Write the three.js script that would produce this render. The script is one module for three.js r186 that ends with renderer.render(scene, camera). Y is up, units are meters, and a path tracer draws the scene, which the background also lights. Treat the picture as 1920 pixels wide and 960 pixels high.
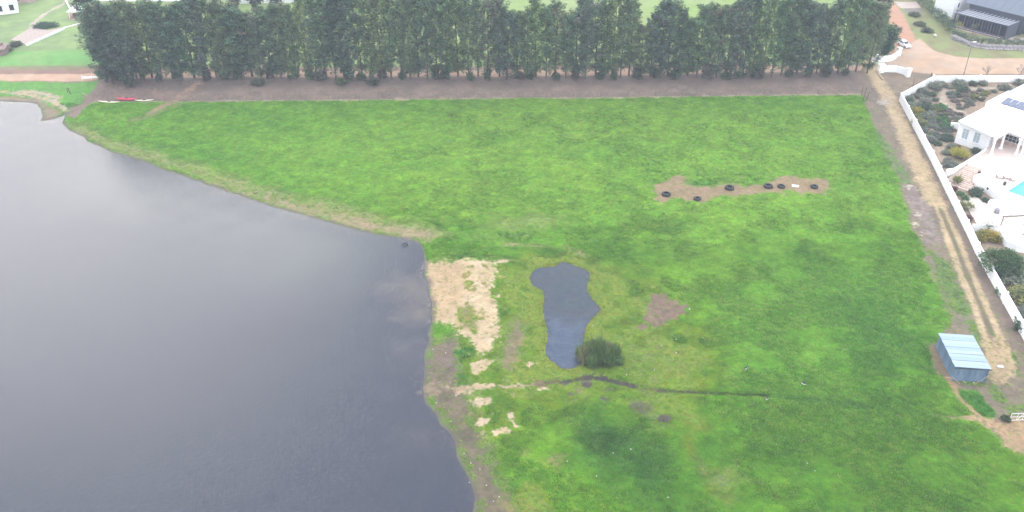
import * as THREE from 'three';
import { mergeGeometries } from 'three/addons/utils/BufferGeometryUtils.js';
import { RoundedBoxGeometry } from 'three/addons/geometries/RoundedBoxGeometry.js';

// ---------------------------------------------------------------- camera, sky, sun, exposure
const EYE = 100, FOCAL = 1700, PITCH = Math.atan(1700 / 2720);          // drone height in metres, lens in pixels of a 1920 x 960 frame, tilt down
const scene = new THREE.Scene();
const camera = new THREE.PerspectiveCamera(2 * Math.atan(480 / FOCAL) * 180 / Math.PI, 2, 1, 4000);
camera.position.set(0, EYE, 0);
camera.rotation.set(-PITCH, 0, 0);
const renderer = new THREE.WebGLRenderer({ antialias: true });
renderer.setSize(1024, 512);
renderer.toneMapping = THREE.LinearToneMapping;
renderer.toneMappingExposure = 2.4;
renderer.shadowMap.enabled = true;

let seedState = 12345;
const seed = (s) => { seedState = (s * 2654435761) >>> 0; };
const rnd = () => { seedState = (seedState + 0x6D2B79F5) >>> 0; let t = seedState; t = Math.imul(t ^ (t >>> 15), t | 1); t ^= t + Math.imul(t ^ (t >>> 7), t | 61); return ((t ^ (t >>> 14)) >>> 0) / 4294967296; };
const rr = (a, b) => a + (b - a) * rnd();
const lerp = (a, b, t) => a + (b - a) * t;
const sat = (t) => t < 0 ? 0 : t > 1 ? 1 : t;
const sstep = (a, b, x) => { const t = sat((x - a) / (b - a)); return t * t * (3 - 2 * t); };

// value noise
seed(7);
const NT = new Float32Array(65536); for (let i = 0; i < 65536; i++) NT[i] = rnd();
function vn(x, y) {
  const xi = Math.floor(x), yi = Math.floor(y); let fx = x - xi, fy = y - yi;
  fx = fx * fx * (3 - 2 * fx); fy = fy * fy * (3 - 2 * fy);
  const a = xi & 255, b = (xi + 1) & 255, c = (yi & 255) << 8, d = ((yi + 1) & 255) << 8;
  const p = NT[c + a], q = NT[c + b], r = NT[d + a], s = NT[d + b];
  return p + (q - p) * fx + (r - p) * fy + (p - q - r + s) * fx * fy;
}
const fbm = (x, y, n = 4) => { let v = 0, a = 0.5, t = 0; for (let i = 0; i < n; i++) { v += a * vn(x, y); t += a; a *= 0.5; x = x * 2.03 + 17.3; y = y * 2.03 + 5.7; } return v / t; };

const SUN = [-0.44, 0.41, -0.799];        // towards the sun behind the cloud, ahead and to the left
{ // overcast sky: brighter overhead, soft cloud mottling all round
  const w = 512, h = 256, d = new Float32Array(w * h * 4);
  for (let j = 0; j < h; j++) for (let i = 0; i < w; i++) {
    const el = ((j + 0.5) / h - 0.5) * Math.PI, az = (i + 0.5) / w * Math.PI * 2;
    const up = Math.max(0, Math.sin(el)), cx = Math.cos(az) * Math.cos(el), cz = Math.sin(az) * Math.cos(el);
    const k = 0.22 + up, n = fbm(40 + cx / k * 1.3, 40 + cz / k * 1.3, 4);
    const sd = cx * SUN[0] + Math.sin(el) * SUN[1] + cz * SUN[2], an = Math.acos(Math.max(-1, Math.min(1, sd)));
    const L = (0.82 + 0.38 * up + 0.40 * Math.exp(-an * an / 0.16) + 0.25 * Math.exp(-an * an / 0.9)) * (0.92 + 0.16 * n);   // thin cloud glows round the veiled sun
    const o = (j * w + i) * 4; d[o] = L * 0.93; d[o + 1] = L * 0.975; d[o + 2] = L * 1.07; d[o + 3] = 1;
  }
  const sky = new THREE.DataTexture(d, w, h, THREE.RGBAFormat, THREE.FloatType);
  sky.mapping = THREE.EquirectangularReflectionMapping; sky.magFilter = THREE.LinearFilter; sky.minFilter = THREE.LinearFilter; sky.needsUpdate = true;
  scene.background = sky; scene.environment = sky;
}
const sun = new THREE.DirectionalLight(0xfff6ec, 0.6);
sun.position.set(SUN[0] * 400, SUN[1] * 400, -190 + SUN[2] * 400); sun.target.position.set(0, 0, -190);
sun.castShadow = true; sun.shadow.radius = 60;
sun.shadow.mapSize.set(4096, 4096);
Object.assign(sun.shadow.camera, { left: -220, right: 220, top: 220, bottom: -220, near: 10, far: 800 });
scene.add(sun, sun.target);
scene.fog = new THREE.FogExp2(0xe2ebfc, 0.00035);

// ---------------------------------------------------------------- helpers
const SP = Math.sin(PITCH), CP = Math.cos(PITCH);
function flat(px, py, H = 0) {          // survey: point of the photograph -> [x, z] in metres on the level y = H
  const u = (px - 960) / FOCAL, v = (py - 480) / FOCAL, dy = -SP - v * CP, t = (H - EYE) / dy;
  return [u * t, (-CP + v * SP) * t];
}
const taken = {};
function numbered(n) { const k = taken[n] = (taken[n] ?? -1) + 1; return k ? n + '_' + String(k).padStart(3, '0') : n; }
function meta(o, label, category, group) { o.userData = { label, category }; if (group) o.userData.group = group; return o; }
function thing(name, label, category, pos = [0, 0, 0], turn = 0, group) {
  const o = new THREE.Group(); o.name = numbered(name); o.position.set(...pos); o.rotation.y = turn; scene.add(o);
  return meta(o, label, category, group);
}
function part(name, geo, mat, parent) { const m = new THREE.Mesh(geo, mat); m.name = name; m.castShadow = m.receiveShadow = true; parent.add(m); return m; }
function solo(name, geo, mat, label, category, group) { const m = part(numbered(name), geo, mat, scene); return meta(m, label, category, group); }
function struct(name, geo, mat) { const m = part(numbered(name), geo, mat, scene); m.userData = { kind: 'structure' }; return m; }
function copyOf(src, pos, turn, scale, label, group, base) {
  const o = src.clone(); o.name = numbered(base ?? src.name.replace(/_\d\d\d$/, '')); scene.add(o);
  o.position.set(...pos); o.rotation.y = turn; if (scale) Array.isArray(scale) ? o.scale.set(...scale) : o.scale.setScalar(scale);
  o.userData = { ...src.userData, label }; if (group) o.userData.group = group; return o;
}
const box = (w, h, d, x = 0, y = 0, z = 0) => new THREE.BoxGeometry(w, h, d).translate(x, y, z);
const rbox = (w, h, d, x = 0, y = 0, z = 0, r = 0.03) => new RoundedBoxGeometry(w, h, d, 1, Math.min(r, w / 2.1, h / 2.1, d / 2.1)).translate(x, y, z);
function tube(pts, r, seg = 6, radial = 6) { const c = new THREE.CatmullRomCurve3(pts.map(p => new THREE.Vector3(...p))); return new THREE.TubeGeometry(c, seg, r, radial, false); }
function bar(a, b, r0, r1 = r0, n = 6) {
  const A = new THREE.Vector3(...a), B = new THREE.Vector3(...b), d = B.clone().sub(A), L = d.length();
  const g = new THREE.CylinderGeometry(r1, r0, L, n).translate(0, L / 2, 0);
  g.applyQuaternion(new THREE.Quaternion().setFromUnitVectors(new THREE.Vector3(0, 1, 0), d.normalize())); return g.translate(...a);
}
const bare = (g) => { const o = g.index ? g.toNonIndexed() : g; for (const k of Object.keys(o.attributes)) if (!['position', 'normal'].includes(k)) o.deleteAttribute(k); return o; };
const join = (list) => mergeGeometries(list.map(bare));
function prism(pts, y0, y1) {           // pts: [x, z] outline -> upright solid
  const s = new THREE.Shape(); pts.forEach(([x, z], i) => i ? s.lineTo(x, -z) : s.moveTo(x, -z)); s.closePath();
  return new THREE.ExtrudeGeometry(s, { depth: y1 - y0, bevelEnabled: false }).rotateX(-Math.PI / 2).translate(0, y0, 0);
}
const col = (r, g, b) => new THREE.Color().setRGB(r, g, b);
const mat = (c, roughness = 0.85, more = {}) => new THREE.MeshStandardMaterial({ color: Array.isArray(c) ? col(...c) : c, roughness, ...more });
// small tileable wear texture (plaster, metal): patches and grain around 1
function wear(size, amount, tint, s1, seedN, streak = 0) {
  const n = size, d = new Uint8Array(n * n * 4);
  for (let j = 0; j < n; j++) for (let i = 0; i < n; i++) {
    const a = fbm(seedN + i / n * s1, seedN + j / n * s1, 5), b = NT[(i * 131 + j * 7919 + seedN * 31) & 65535], c = streak ? fbm(seedN + i / n * s1 * 6, seedN + j / n * 3, 3) : 0.5;
    const v = 1 - amount * sat((a - 0.42) * 2.6) - 0.05 * b - streak * sat((c - 0.5) * 3);
    const o = (j * n + i) * 4; for (let k = 0; k < 3; k++) d[o + k] = 255 * sat(Math.pow(sat(lerp(tint[k], 1, sat(v))), 1 / 2.2)); d[o + 3] = 255;
  }
  const t = new THREE.DataTexture(d, n, n); t.colorSpace = THREE.SRGBColorSpace; t.wrapS = t.wrapT = THREE.RepeatWrapping; t.magFilter = THREE.LinearFilter; t.needsUpdate = true; return t;
}
const wearA = wear(256, 0.22, [0.55, 0.5, 0.42], 4, 11, 0.10), wearB = wear(256, 0.5, [0.5, 0.45, 0.4], 5, 23, 0.25);
const M = {
  white: mat([0.80, 0.80, 0.79], 0.8, { map: wearA }), whiteClean: mat([0.80, 0.80, 0.80], 0.6, { map: wearA }), roofWhite: mat([0.82, 0.82, 0.81], 0.7, { map: wearA }),
  dark: mat([0.012, 0.013, 0.015], 0.5), paleGlass: new THREE.MeshPhysicalMaterial({ color: col(0.36, 0.42, 0.45), roughness: 0.12 }), glass: new THREE.MeshPhysicalMaterial({ color: col(0.02, 0.025, 0.03), roughness: 0.06, metalness: 0 }),
  wood: mat([0.14, 0.10, 0.07], 0.9, { map: wearB }), paleWood: mat([0.42, 0.33, 0.24], 0.9, { map: wearB }), bark: mat([0.12, 0.085, 0.065], 0.95, { map: wearB }), greyBark: mat([0.2, 0.17, 0.15], 0.95),
  rubber: mat([0.022, 0.024, 0.024], 0.75), stoneWhite: mat([0.5, 0.48, 0.44], 0.9), steel: mat([0.35, 0.36, 0.37], 0.45, { metalness: 0.6 }),
  slate: mat([0.115, 0.135, 0.165], 0.7, { map: wearA }), charcoal: mat([0.05, 0.057, 0.075], 0.7, { map: wearA }), paving: mat([0.46, 0.34, 0.29], 0.9, { map: wearB }), palePaving: mat([0.58, 0.51, 0.45], 0.9, { map: wearB }),
};
// ---------------------------------------------------------------- survey of the ground
const W = (pts, H = 0) => pts.map(([x, y]) => flat(x, y, H));
const shorePx = [[-60, 188], [0, 190.5], [40, 192], [60, 193.5], [72, 197], [76, 204], [79, 217], [75, 227.5], [95, 225], [112, 219], [126.7, 213], [121, 221], [115, 230], [129, 243.5], [154, 255], [162, 265], [185, 274], [206, 284], [239, 294.6], [268, 303], [285, 309], [310, 320], [341, 330], [400, 350], [470, 375], [530, 393], [600, 412], [650, 427], [700, 440], [750, 447], [783, 455], [792, 470], [795, 490], [797, 510], [803, 540], [808, 570], [808, 598], [806, 620], [803, 640], [797, 670], [795, 700], [790, 730], [800, 755], [820, 785], [840, 810], [855, 850], [868, 880], [880, 905], [888, 930], [886, 960], [884, 1010], [870, 1080], [-260, 1080], [-420, 600]];
const pondPx = [[995, 514], [1010, 502], [1043, 499.6], [1054, 491], [1068, 495], [1097.5, 506], [1106, 514], [1099.6, 539], [1106, 556], [1126.7, 579], [1118, 589], [1104, 606], [1098, 618], [1094, 639], [1092, 660], [1090, 683], [1064, 693], [1043, 685], [1022.5, 664], [1027, 627], [1018, 589], [1020, 547.5], [1000, 535]];
const WATER = -0.5, POND = -0.32;

class Field {       // signed distance (positive inside) to an outline, or to a line of some width, on a grid of its own
  constructor(pts, { closed = true, width = 0, margin = 6, cells = 150, minCell = 0.3 } = {}) {
    let x0 = 1e9, x1 = -1e9, z0 = 1e9, z1 = -1e9;
    for (const [x, z] of pts) { x0 = Math.min(x0, x); x1 = Math.max(x1, x); z0 = Math.min(z0, z); z1 = Math.max(z1, z); }
    const m = margin + width; this.x0 = x0 - m; this.z0 = z0 - m; this.x1 = x1 + m; this.z1 = z1 + m;
    this.c = Math.max(minCell, Math.max(this.x1 - this.x0, this.z1 - this.z0) / cells);
    this.nx = Math.ceil((this.x1 - this.x0) / this.c) + 2; this.nz = Math.ceil((this.z1 - this.z0) / this.c) + 2; this.d = new Float32Array(this.nx * this.nz);
    const n = pts.length, e = closed ? n : n - 1;
    for (let j = 0; j < this.nz; j++) for (let i = 0; i < this.nx; i++) {
      const x = this.x0 + i * this.c, z = this.z0 + j * this.c; let best = 1e9, inside = false;
      for (let k = 0; k < e; k++) {
        const [ax, az] = pts[k], [bx, bz] = pts[(k + 1) % n], dx = bx - ax, dz = bz - az, t = sat(((x - ax) * dx + (z - az) * dz) / (dx * dx + dz * dz + 1e-9));
        const qx = x - ax - t * dx, qz = z - az - t * dz, q = qx * qx + qz * qz; if (q < best) best = q;
        if (closed && (az > z) !== (bz > z) && x < (bx - ax) * (z - az) / (bz - az) + ax) inside = !inside;
      }
      const s = Math.sqrt(best); this.d[j * this.nx + i] = closed ? (inside ? s : -s) : width / 2 - s;
    }
    this.far = -(margin);
  }
  at(x, z) {
    if (x <= this.x0 || x >= this.x1 || z <= this.z0 || z >= this.z1) return this.far;
    const u = (x - this.x0) / this.c, v = (z - this.z0) / this.c, i = u | 0, j = v | 0, fx = u - i, fz = v - j, o = j * this.nx + i, d = this.d;
    return (d[o] * (1 - fx) + d[o + 1] * fx) * (1 - fz) + (d[o + this.nx] * (1 - fx) + d[o + this.nx + 1] * fx) * fz;
  }
}
const fShore = new Field(W(shorePx, WATER), { margin: 14, cells: 520 });
const round = (pts) => { const q = new THREE.CatmullRomCurve3(pts.map(([x, z]) => new THREE.Vector3(x, 0, z)), true).getPoints(pts.length * 4); return q.map(v => [v.x, v.z]); };
const fPond = new Field(round(W(pondPx, POND)), { margin: 8 });
const eL = flat(300, 190), eR = flat(1615, 177);                          // the straight far edge of the pasture
const edgeZ = (x) => eL[1] + (x - eL[0]) * (eR[1] - eL[1]) / (eR[0] - eL[0]);
const ridges = [
  [new Field(W([[800, 486], [850, 470], [920, 463], [1000, 462], [1060, 467], [1100, 480]]), { closed: false, width: 0.1, margin: 6 }), 0.3, 1.9],
  [new Field(W([[845, 482], [900, 478], [960, 480], [1000, 487]]), { closed: false, width: 0.1, margin: 6 }), 0.22, 1.6],
  [new Field(W([[985, 725], [1060, 715], [1120, 709], [1170, 720], [1235, 733], [1437, 743]]), { closed: false, width: 0.1, margin: 3 }), -0.28, 0.55],
  [new Field(W([[125, 213], [140, 200], [165, 184]]), { closed: false, width: 0.1, margin: 4 }), -0.4, 0.8],
];
function height(x, z) {
  const u = edgeZ(x) - z, wide = 13 + 14 * sstep(98, 116, x) + 12 * sstep(-118, -130, x);
  let h = 2.0 * sstep(0.3, wide, u);
  const open = 1 - sstep(88, 106, x) * 0.9;
  h += ((fbm(x / 26 + 3, z / 26, 2) - 0.5) * 0.5 + (fbm(x / 5 + 9, z / 5, 3) - 0.5) * 0.16) * open * (1 - sstep(2, 20, u));
  for (const [f, a, w] of ridges) { const d = -f.at(x, z); if (d < w * 3) h += a * Math.exp(-(d * d) / (w * w)); }
  let s = fShore.at(x, z) + (fbm(x / 3.2, z / 3.2, 3) - 0.5) * 1.1;
  if (s > -9) h = s > 0 ? WATER - Math.min(2, 0.14 * s) : WATER + (h - WATER) * sstep(0, 9, -s) + Math.min(0.12, -s * 0.12) * (1 - sstep(0, 9, -s));
  s = fPond.at(x, z) + (fbm(x / 1.6 + 40, z / 1.6, 3) - 0.5) * 0.6;
  if (s > -4) h = s > 0 ? POND - Math.min(0.8, 0.2 * s) : POND + (h - POND) * sstep(0, 4, -s) + Math.min(0.05, -s * 0.1) * (1 - sstep(0, 4, -s));
  return h;
}
function P(px, py, up = 0) {            // where a photographed point stands on the terrain: [x, y, z]
  let q = flat(px, py, up); for (let i = 0; i < 7; i++) q = flat(px, py, height(q[0], q[1]) + up);
  return [q[0], height(q[0], q[1]), q[1]];
}
const PL = (pts) => pts.map(([x, y]) => { const p = P(x, y); return [p[0], p[2]]; });

// ---------------------------------------------------------------- what the ground is made of: patches of matter, in metres
const layers = [];
const keyed = [];
// c: main colour, c2: second colour mixed in by coarse noise, soft: width of the ragged edge, warp: how far noise moves the edge, a: cover
function lay(pts, c, c2, { closed = true, width = 0, soft = 0.8, warp = 1.2, wl = 3, a = 1, key, gap = 0, cells, mottle = 2.2, still, rag = 1, path } = {}) {
  const tone = (q) => q[0] >= q[1] && !still ? q.map(v => v * 0.68) : q; c = tone(c); c2 = tone(c2);
  const f = new Field(PL(pts), { closed, width, margin: 5 + warp + soft * 2, cells }); layers.push({ f, c, c2, soft, warp, wl, a, gap, mottle, still, rag, path }); if (key) keyed.push([f, key]); return f;
}
const C = { sand: [0.50, 0.375, 0.205], sand2: [0.38, 0.26, 0.15], dry: [0.235, 0.18, 0.085], mud: [0.115, 0.088, 0.06], mud2: [0.17, 0.125, 0.08], wetmud: [0.05, 0.042, 0.036], olive: [0.138, 0.145, 0.006], moss: [0.074, 0.162, 0.009], grass: [0.065, 0.205, 0.013], lush: [0.04, 0.155, 0.013], lawn: [0.15, 0.235, 0.06], brown: [0.205, 0.155, 0.115], litter: [0.15, 0.105, 0.08], red: [0.50, 0.265, 0.155], red2: [0.45, 0.26, 0.17], road: [0.50, 0.37, 0.27], road2: [0.53, 0.35, 0.22], track: [0.46, 0.335, 0.185], soil: [0.36, 0.26, 0.18], weed: [0.085, 0.13, 0.04], pale: [0.42, 0.34, 0.25] };
// far country
lay([[-200, 156], [700, 154], [1600, 148], [1760, 152], [2080, 160], [2080, 136], [1640, 118], [-200, 120]], [0.22, 0.16, 0.115], [0.28, 0.2, 0.13], { warp: 1, cells: 300 });
lay([[-200, 128], [700, 126], [1700, 122], [1700, -80], [-200, -80]], [0.16, 0.235, 0.05], [0.19, 0.24, 0.085], { key: 'far', warp: 2, wl: 12, mottle: 14, cells: 240 });
lay([[-60, 128], [185, 128], [195, 90], [0, 96], [-60, 96]], [0.10, 0.235, 0.05], [0.13, 0.23, 0.06], { warp: 1, wl: 6, mottle: 5 });
lay([[-60, 96], [100, 95], [185, 88], [170, -40], [-60, -40]], [0.17, 0.24, 0.075], [0.13, 0.18, 0.07], { warp: 2, wl: 6, a: 0.85, mottle: 5 });
lay([[60, 51], [64, 42], [85, 25], [118, 8], [130, -4]], C.pale, [0.5, 0.42, 0.32], { closed: false, width: 1.4, soft: 0.5, warp: 0.4 });
lay([[126, 26], [150, 24], [164, 30], [160, 38], [130, 37]], [0.33, 0.18, 0.14], [0.38, 0.24, 0.18], { warp: 0.8 });
lay([[-80, 125], [190, 122], [190, 133], [-80, 134]], [0.2, 0.2, 0.075], [0.25, 0.21, 0.12], { warp: 1 });
lay([[-80, 131], [1640, 122], [1640, 133], [700, 139], [-80, 139]], [0.26, 0.155, 0.115], [0.3, 0.18, 0.12], { warp: 0.6, soft: 0.6, cells: 260 });
lay([[-80, 138], [190, 137], [500, 134], [1000, 131], [1640, 124], [1645, 137], [1000, 145], [500, 148], [185, 149], [-80, 150]], [0.52, 0.355, 0.24], [0.56, 0.335, 0.215], { key: 'road', rag: 0.4, warp: 0.5, soft: 0.5, cells: 300 });
// right-hand country: verge, red road, gravel street
lay([[1640, -60], [2000, -60], [2000, 122], [1690, 130], [1640, 100]], [0.16, 0.19, 0.06], [0.23, 0.2, 0.09], { warp: 1, key: 'verge', mottle: 3 });
lay([[1612, -60], [1650, 0], [1668, 40], [1672, 80], [1668, 118], [1715, 118], [1735, 100], [1715, 70], [1704, 48], [1694, 24], [1672, 0], [1650, -60]], C.red, C.red2, { key: 'road', rag: 0.4, warp: 0.4, soft: 0.5, mottle: 3 });
lay([[1652, 116], [1690, 98], [1722, 72], [1747, 94], [1790, 106], [1840, 109.5], [2020, 110], [2020, 139], [1750, 139], [1712, 136], [1680, 128]], C.road2, C.road, { key: 'road', rag: 0.4, warp: 0.4, soft: 0.4, mottle: 6 });
lay([[1722, 72], [1747, 95.5], [1790, 107.5], [1840, 111], [2020, 111.5]], [0.56, 0.37, 0.26], [0.5, 0.33, 0.22], { closed: false, width: 1.1, warp: 0.3, soft: 0.5 });
lay([[1676, 4], [1718, 3], [1727, 15], [1690, 16]], [0.52, 0.42, 0.36], [0.5, 0.4, 0.34], { warp: 0.2, soft: 0.3 });
lay([[1690, 16], [1727, 15], [1731, 26], [1700, 25]], [0.24, 0.2, 0.17], [0.2, 0.17, 0.14], { warp: 0.5 });
lay([[1786, 52], [1840, 66], [1886, 78], [2010, 84], [2010, 70], [1888, 70]], [0.56, 0.45, 0.37], [0.5, 0.4, 0.32], { warp: 0.4 });
// bank under the windbreak
lay([[150, 192], [182, 150], [400, 146], [960, 143], [1440, 139], [1618, 132], [1640, 150], [1622, 178], [1615, 178], [960, 185], [300, 191]], C.brown, [0.255, 0.185, 0.135], { key: 'bank', warp: 0.8, soft: 0.7, cells: 320, mottle: 2.5 });
lay([[230, 172], [230, 148], [960, 143], [1440, 139], [1605, 136], [1600, 152], [1440, 156], [960, 160], [500, 162]], C.litter, [0.115, 0.09, 0.068], { warp: 2.2, wl: 5, soft: 2, a: 0.85, cells: 300 });
lay([[270, 191], [620, 188], [960, 184.6], [1300, 181], [1615, 177]], [0.40, 0.34, 0.22], [0.3, 0.25, 0.13], { closed: false, width: 0.9, warp: 0.7, wl: 2, soft: 0.6, a: 0.8, cells: 320 });
lay([[280, 212], [305, 200], [330, 185], [350, 172], [372, 156]], [0.33, 0.19, 0.12], [0.36, 0.24, 0.15], { closed: false, width: 2.2, warp: 0.8, soft: 1, a: 0.85 });
// left-hand spit and its paths
lay([[-80, 152], [186, 151], [168, 182], [126, 212], [100, 224], [75, 228], [79, 212], [72, 195], [-80, 187]], C.grass, [0.08, 0.2, 0.03], { key: 'lawn', warp: 0.8, mottle: 4 });
lay([[-80, 180], [30, 180], [72, 186], [96, 200], [116, 210], [98, 228], [74, 230], [80, 212], [70, 193], [-80, 188]], [0.27, 0.21, 0.15], C.dry, { warp: 1, soft: 1 });
lay([[-60, 168], [0, 171], [60, 178], [100, 190], [124, 208]], C.pale, C.track, { closed: false, width: 1.5, warp: 0.5, soft: 0.7 });
lay([[40, 171], [80, 175], [112, 184]], C.pale, C.track, { closed: false, width: 1.2, warp: 0.5, soft: 0.7 });
lay([[126, 213], [150, 190], [172, 172], [210, 160], [300, 170], [330, 186], [180, 190], [160, 200], [140, 222]], [0.25, 0.17, 0.125], [0.2, 0.14, 0.105], { warp: 1.2, soft: 1 });
lay([[250, 225], [290, 214], [330, 198]], C.dry, [0.3, 0.22, 0.13], { closed: false, width: 2.4, warp: 1.2, a: 0.6 });
// pasture: thin and thick stands
lay([[420, 260], [700, 230], [1050, 215], [1600, 230], [1650, 420], [1400, 470], [1150, 420], [800, 380], [560, 330]], [0.125, 0.25, 0.016], [0.095, 0.23, 0.013], { warp: 9, wl: 14, soft: 12, a: 0.7, mottle: 6, cells: 120 });
lay([[1300, 560], [1500, 480], [1720, 520], [1770, 620], [1600, 800], [1400, 760]], [0.105, 0.245, 0.02], [0.075, 0.215, 0.014], { warp: 6, wl: 8, soft: 7, a: 0.6, mottle: 4 });
lay([[1060, 790], [1120, 765], [1190, 790], [1260, 850], [1300, 960], [1200, 960], [1130, 890], [1060, 850]], [0.016, 0.066, 0.009], [0.026, 0.11, 0.012], { warp: 4, wl: 4, soft: 5, a: 0.72, mottle: 2 });
lay([[1560, 560], [1640, 540], [1740, 640], [1760, 760], [1640, 780], [1600, 680]], [0.035, 0.15, 0.01], [0.045, 0.165, 0.012], { warp: 5, wl: 5, soft: 6, a: 0.5, mottle: 2.5 });
lay([[1330, 780], [1500, 730], [1720, 690], [1790, 760], [1900, 860], [1960, 1010], [1240, 1010], [1250, 880]], [0.05, 0.15, 0.008], [0.072, 0.18, 0.009], { warp: 7, wl: 7, soft: 9, a: 0.75, mottle: 2.5 });
lay([[930, 500], [1000, 480], [1110, 480], [1200, 520], [1260, 580], [1330, 650], [1330, 740], [1240, 790], [1120, 740], [1000, 760], [900, 830], [870, 760], [880, 640], [930, 600]], C.olive, C.moss, { warp: 4, wl: 6, soft: 5, a: 0.8, mottle: 3 });
lay([[980, 520], [1010, 492], [1060, 480], [1120, 500], [1150, 580], [1120, 700], [1050, 715], [1000, 690], [990, 600]], [0.135, 0.136, 0.006], C.olive, { warp: 2.5, soft: 3, a: 0.75, mottle: 2 });
lay([[1270, 755], [1300, 765], [1330, 800], [1310, 810], [1280, 790]], [0.2, 0.17, 0.03], C.olive, { warp: 2, soft: 2.5, a: 0.75 });
lay([[1330, 890], [1370, 875], [1390, 910], [1360, 930], [1335, 925]], [0.16, 0.14, 0.07], C.olive, { warp: 2, soft: 2, a: 0.7 });
lay([[1285, 820], [1300, 850], [1320, 880]], [0.16, 0.14, 0.06], C.olive, { closed: false, width: 1.2, warp: 1, soft: 1.4, a: 0.7 });
lay([[880, 440], [930, 415], [1000, 400], [1060, 410], [1000, 430]], [0.12, 0.19, 0.03], C.dry, { warp: 3, soft: 4, a: 0.5 });
for (const p of [[[1045, 880], [1065, 850], [1040, 852], [1022, 862]], [[975, 845], [990, 838], [992, 848], [976, 855]], [[985, 910], [1000, 905], [995, 918]]]) lay(p, [0.21, 0.13, 0.05], C.dry, { warp: 0.8, soft: 1, a: 0.7 });
// shores
lay([[118, 233], [150, 252], [200, 275], [270, 297], [340, 322], [440, 357], [530, 386], [620, 410], [700, 430], [790, 446], [850, 440], [790, 424], [700, 405], [620, 380], [520, 360], [430, 330], [360, 308], [280, 285], [200, 262], [140, 232]], [0.27, 0.22, 0.105], [0.16, 0.165, 0.04], { key: 'shore', warp: 2.2, wl: 4, soft: 3.0, a: 0.9, cells: 300 });
lay([[395, 340], [500, 372], [600, 398], [740, 425], [820, 435], [800, 450], [700, 436], [600, 408], [500, 380]], [0.33, 0.235, 0.14], [0.28, 0.21, 0.105], { warp: 1.5, soft: 2.2, a: 0.85, cells: 220 });
lay([[800, 640], [850, 630], [868, 690], [880, 740], [900, 800], [915, 850], [945, 890], [990, 960], [1010, 1010], [880, 1010], [889, 930], [868, 880], [840, 810], [798, 755], [790, 730], [797, 680]], C.mud, C.mud2, { key: 'shore', warp: 2, wl: 3, soft: 1.8, a: 0.95, mottle: 1.6 });
lay([[808, 690], [840, 690], [860, 640], [820, 650]], [0.19, 0.135, 0.11], C.mud2, { warp: 1.5, soft: 1.5, a: 0.7 });
lay([[940, 930], [1000, 905], [1030, 960], [1040, 1000], [960, 1000]], [0.2, 0.16, 0.04], C.olive, { warp: 2, soft: 2, a: 0.8 });
lay([[798, 492], [850, 487], [905, 485], [965, 486], [940, 494], [930, 500], [928, 520], [918, 545], [925, 560], [935, 590], [938, 620], [915, 655], [900, 668], [880, 645], [866, 628], [840, 608], [812, 602], [808, 570], [800, 530], [796, 500]], C.sand, [0.56, 0.42, 0.265], { key: 'sand', warp: 1.3, wl: 1.8, soft: 0.8, mottle: 2 });
lay([[799, 495], [840, 490], [870, 500], [870, 540], [850, 590], [815, 598], [806, 560]], [0.46, 0.315, 0.17], [0.42, 0.285, 0.15], { warp: 1.5, soft: 2, a: 0.8 });
lay([[848, 572], [885, 574], [900, 600], [895, 628], [862, 612], [850, 590]], C.olive, [0.18, 0.17, 0.05], { warp: 1.6, wl: 1.5, soft: 0.8, a: 0.9 });
lay([[856, 655], [885, 652], [880, 670], [862, 672]], C.lush, C.moss, { warp: 0.8 });
lay([[858, 700], [880, 700], [878, 720], [860, 722]], C.lush, C.moss, { warp: 0.8, a: 0.8 });
seed(91);
for (let i = 0; i < 24; i++) { const x = rr(868, 925), y = rr(494, 600), s = rr(2.5, 6.5); lay([[x - s, y], [x, y - s * 0.6], [x + s, y], [x, y + s * 0.7]], [0.2, 0.17, 0.04], C.olive, { warp: 0.7, wl: 0.8, soft: 0.4, a: 0.9 }); }
for (const p of [[[878, 680], [905, 672], [925, 676], [910, 700], [885, 702]], [[882, 752], [905, 742], [928, 748], [930, 757], [890, 763]], [[948, 768], [962, 768], [973, 800], [962, 807], [950, 785]], [[888, 794], [914, 782], [926, 786], [897, 799]], [[925, 808], [955, 802], [966, 806], [958, 813], [930, 814]], [[903, 812], [912, 818], [906, 824]], [[890, 722], [932, 716], [932, 728], [895, 728]], [[896, 655], [915, 650], [918, 668], [898, 672]], [[968, 722], [1010, 716], [1014, 720], [980, 727]], [[1003, 727], [1026, 727], [1030, 733], [1010, 733]], [[980, 684], [996, 682], [996, 690], [982, 690]]])
  lay(p, [0.52, 0.40, 0.26], C.sand, { key: 'sandBits', warp: 0.9, wl: 1.2, soft: 0.35 });
lay([[789, 738], [800, 728], [830, 726], [860, 730], [900, 726], [940, 726], [985, 722]], [0.42, 0.32, 0.2], C.sand2, { closed: false, width: 1.1, warp: 0.8, wl: 1.4, soft: 0.6, a: 0.9 });
lay([[788, 742], [800, 722], [818, 700], [826, 702], [822, 726], [850, 730], [815, 742]], [0.4, 0.3, 0.19], C.mud2, { warp: 1, wl: 1.2, soft: 0.5, a: 0.9 });
lay([[950, 640], [965, 600], [985, 606], [975, 650], [960, 690], [940, 690]], C.mud2, [0.22, 0.16, 0.08], { warp: 1.5, soft: 1.2, a: 0.85 });
for (const p of [[[940, 458], [980, 458], [1025, 462]], [[1060, 462], [1080, 470], [1095, 478]]]) lay(p, C.sand2, C.dry, { closed: false, width: 1, warp: 0.8, soft: 0.7, a: 0.8 });
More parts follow.
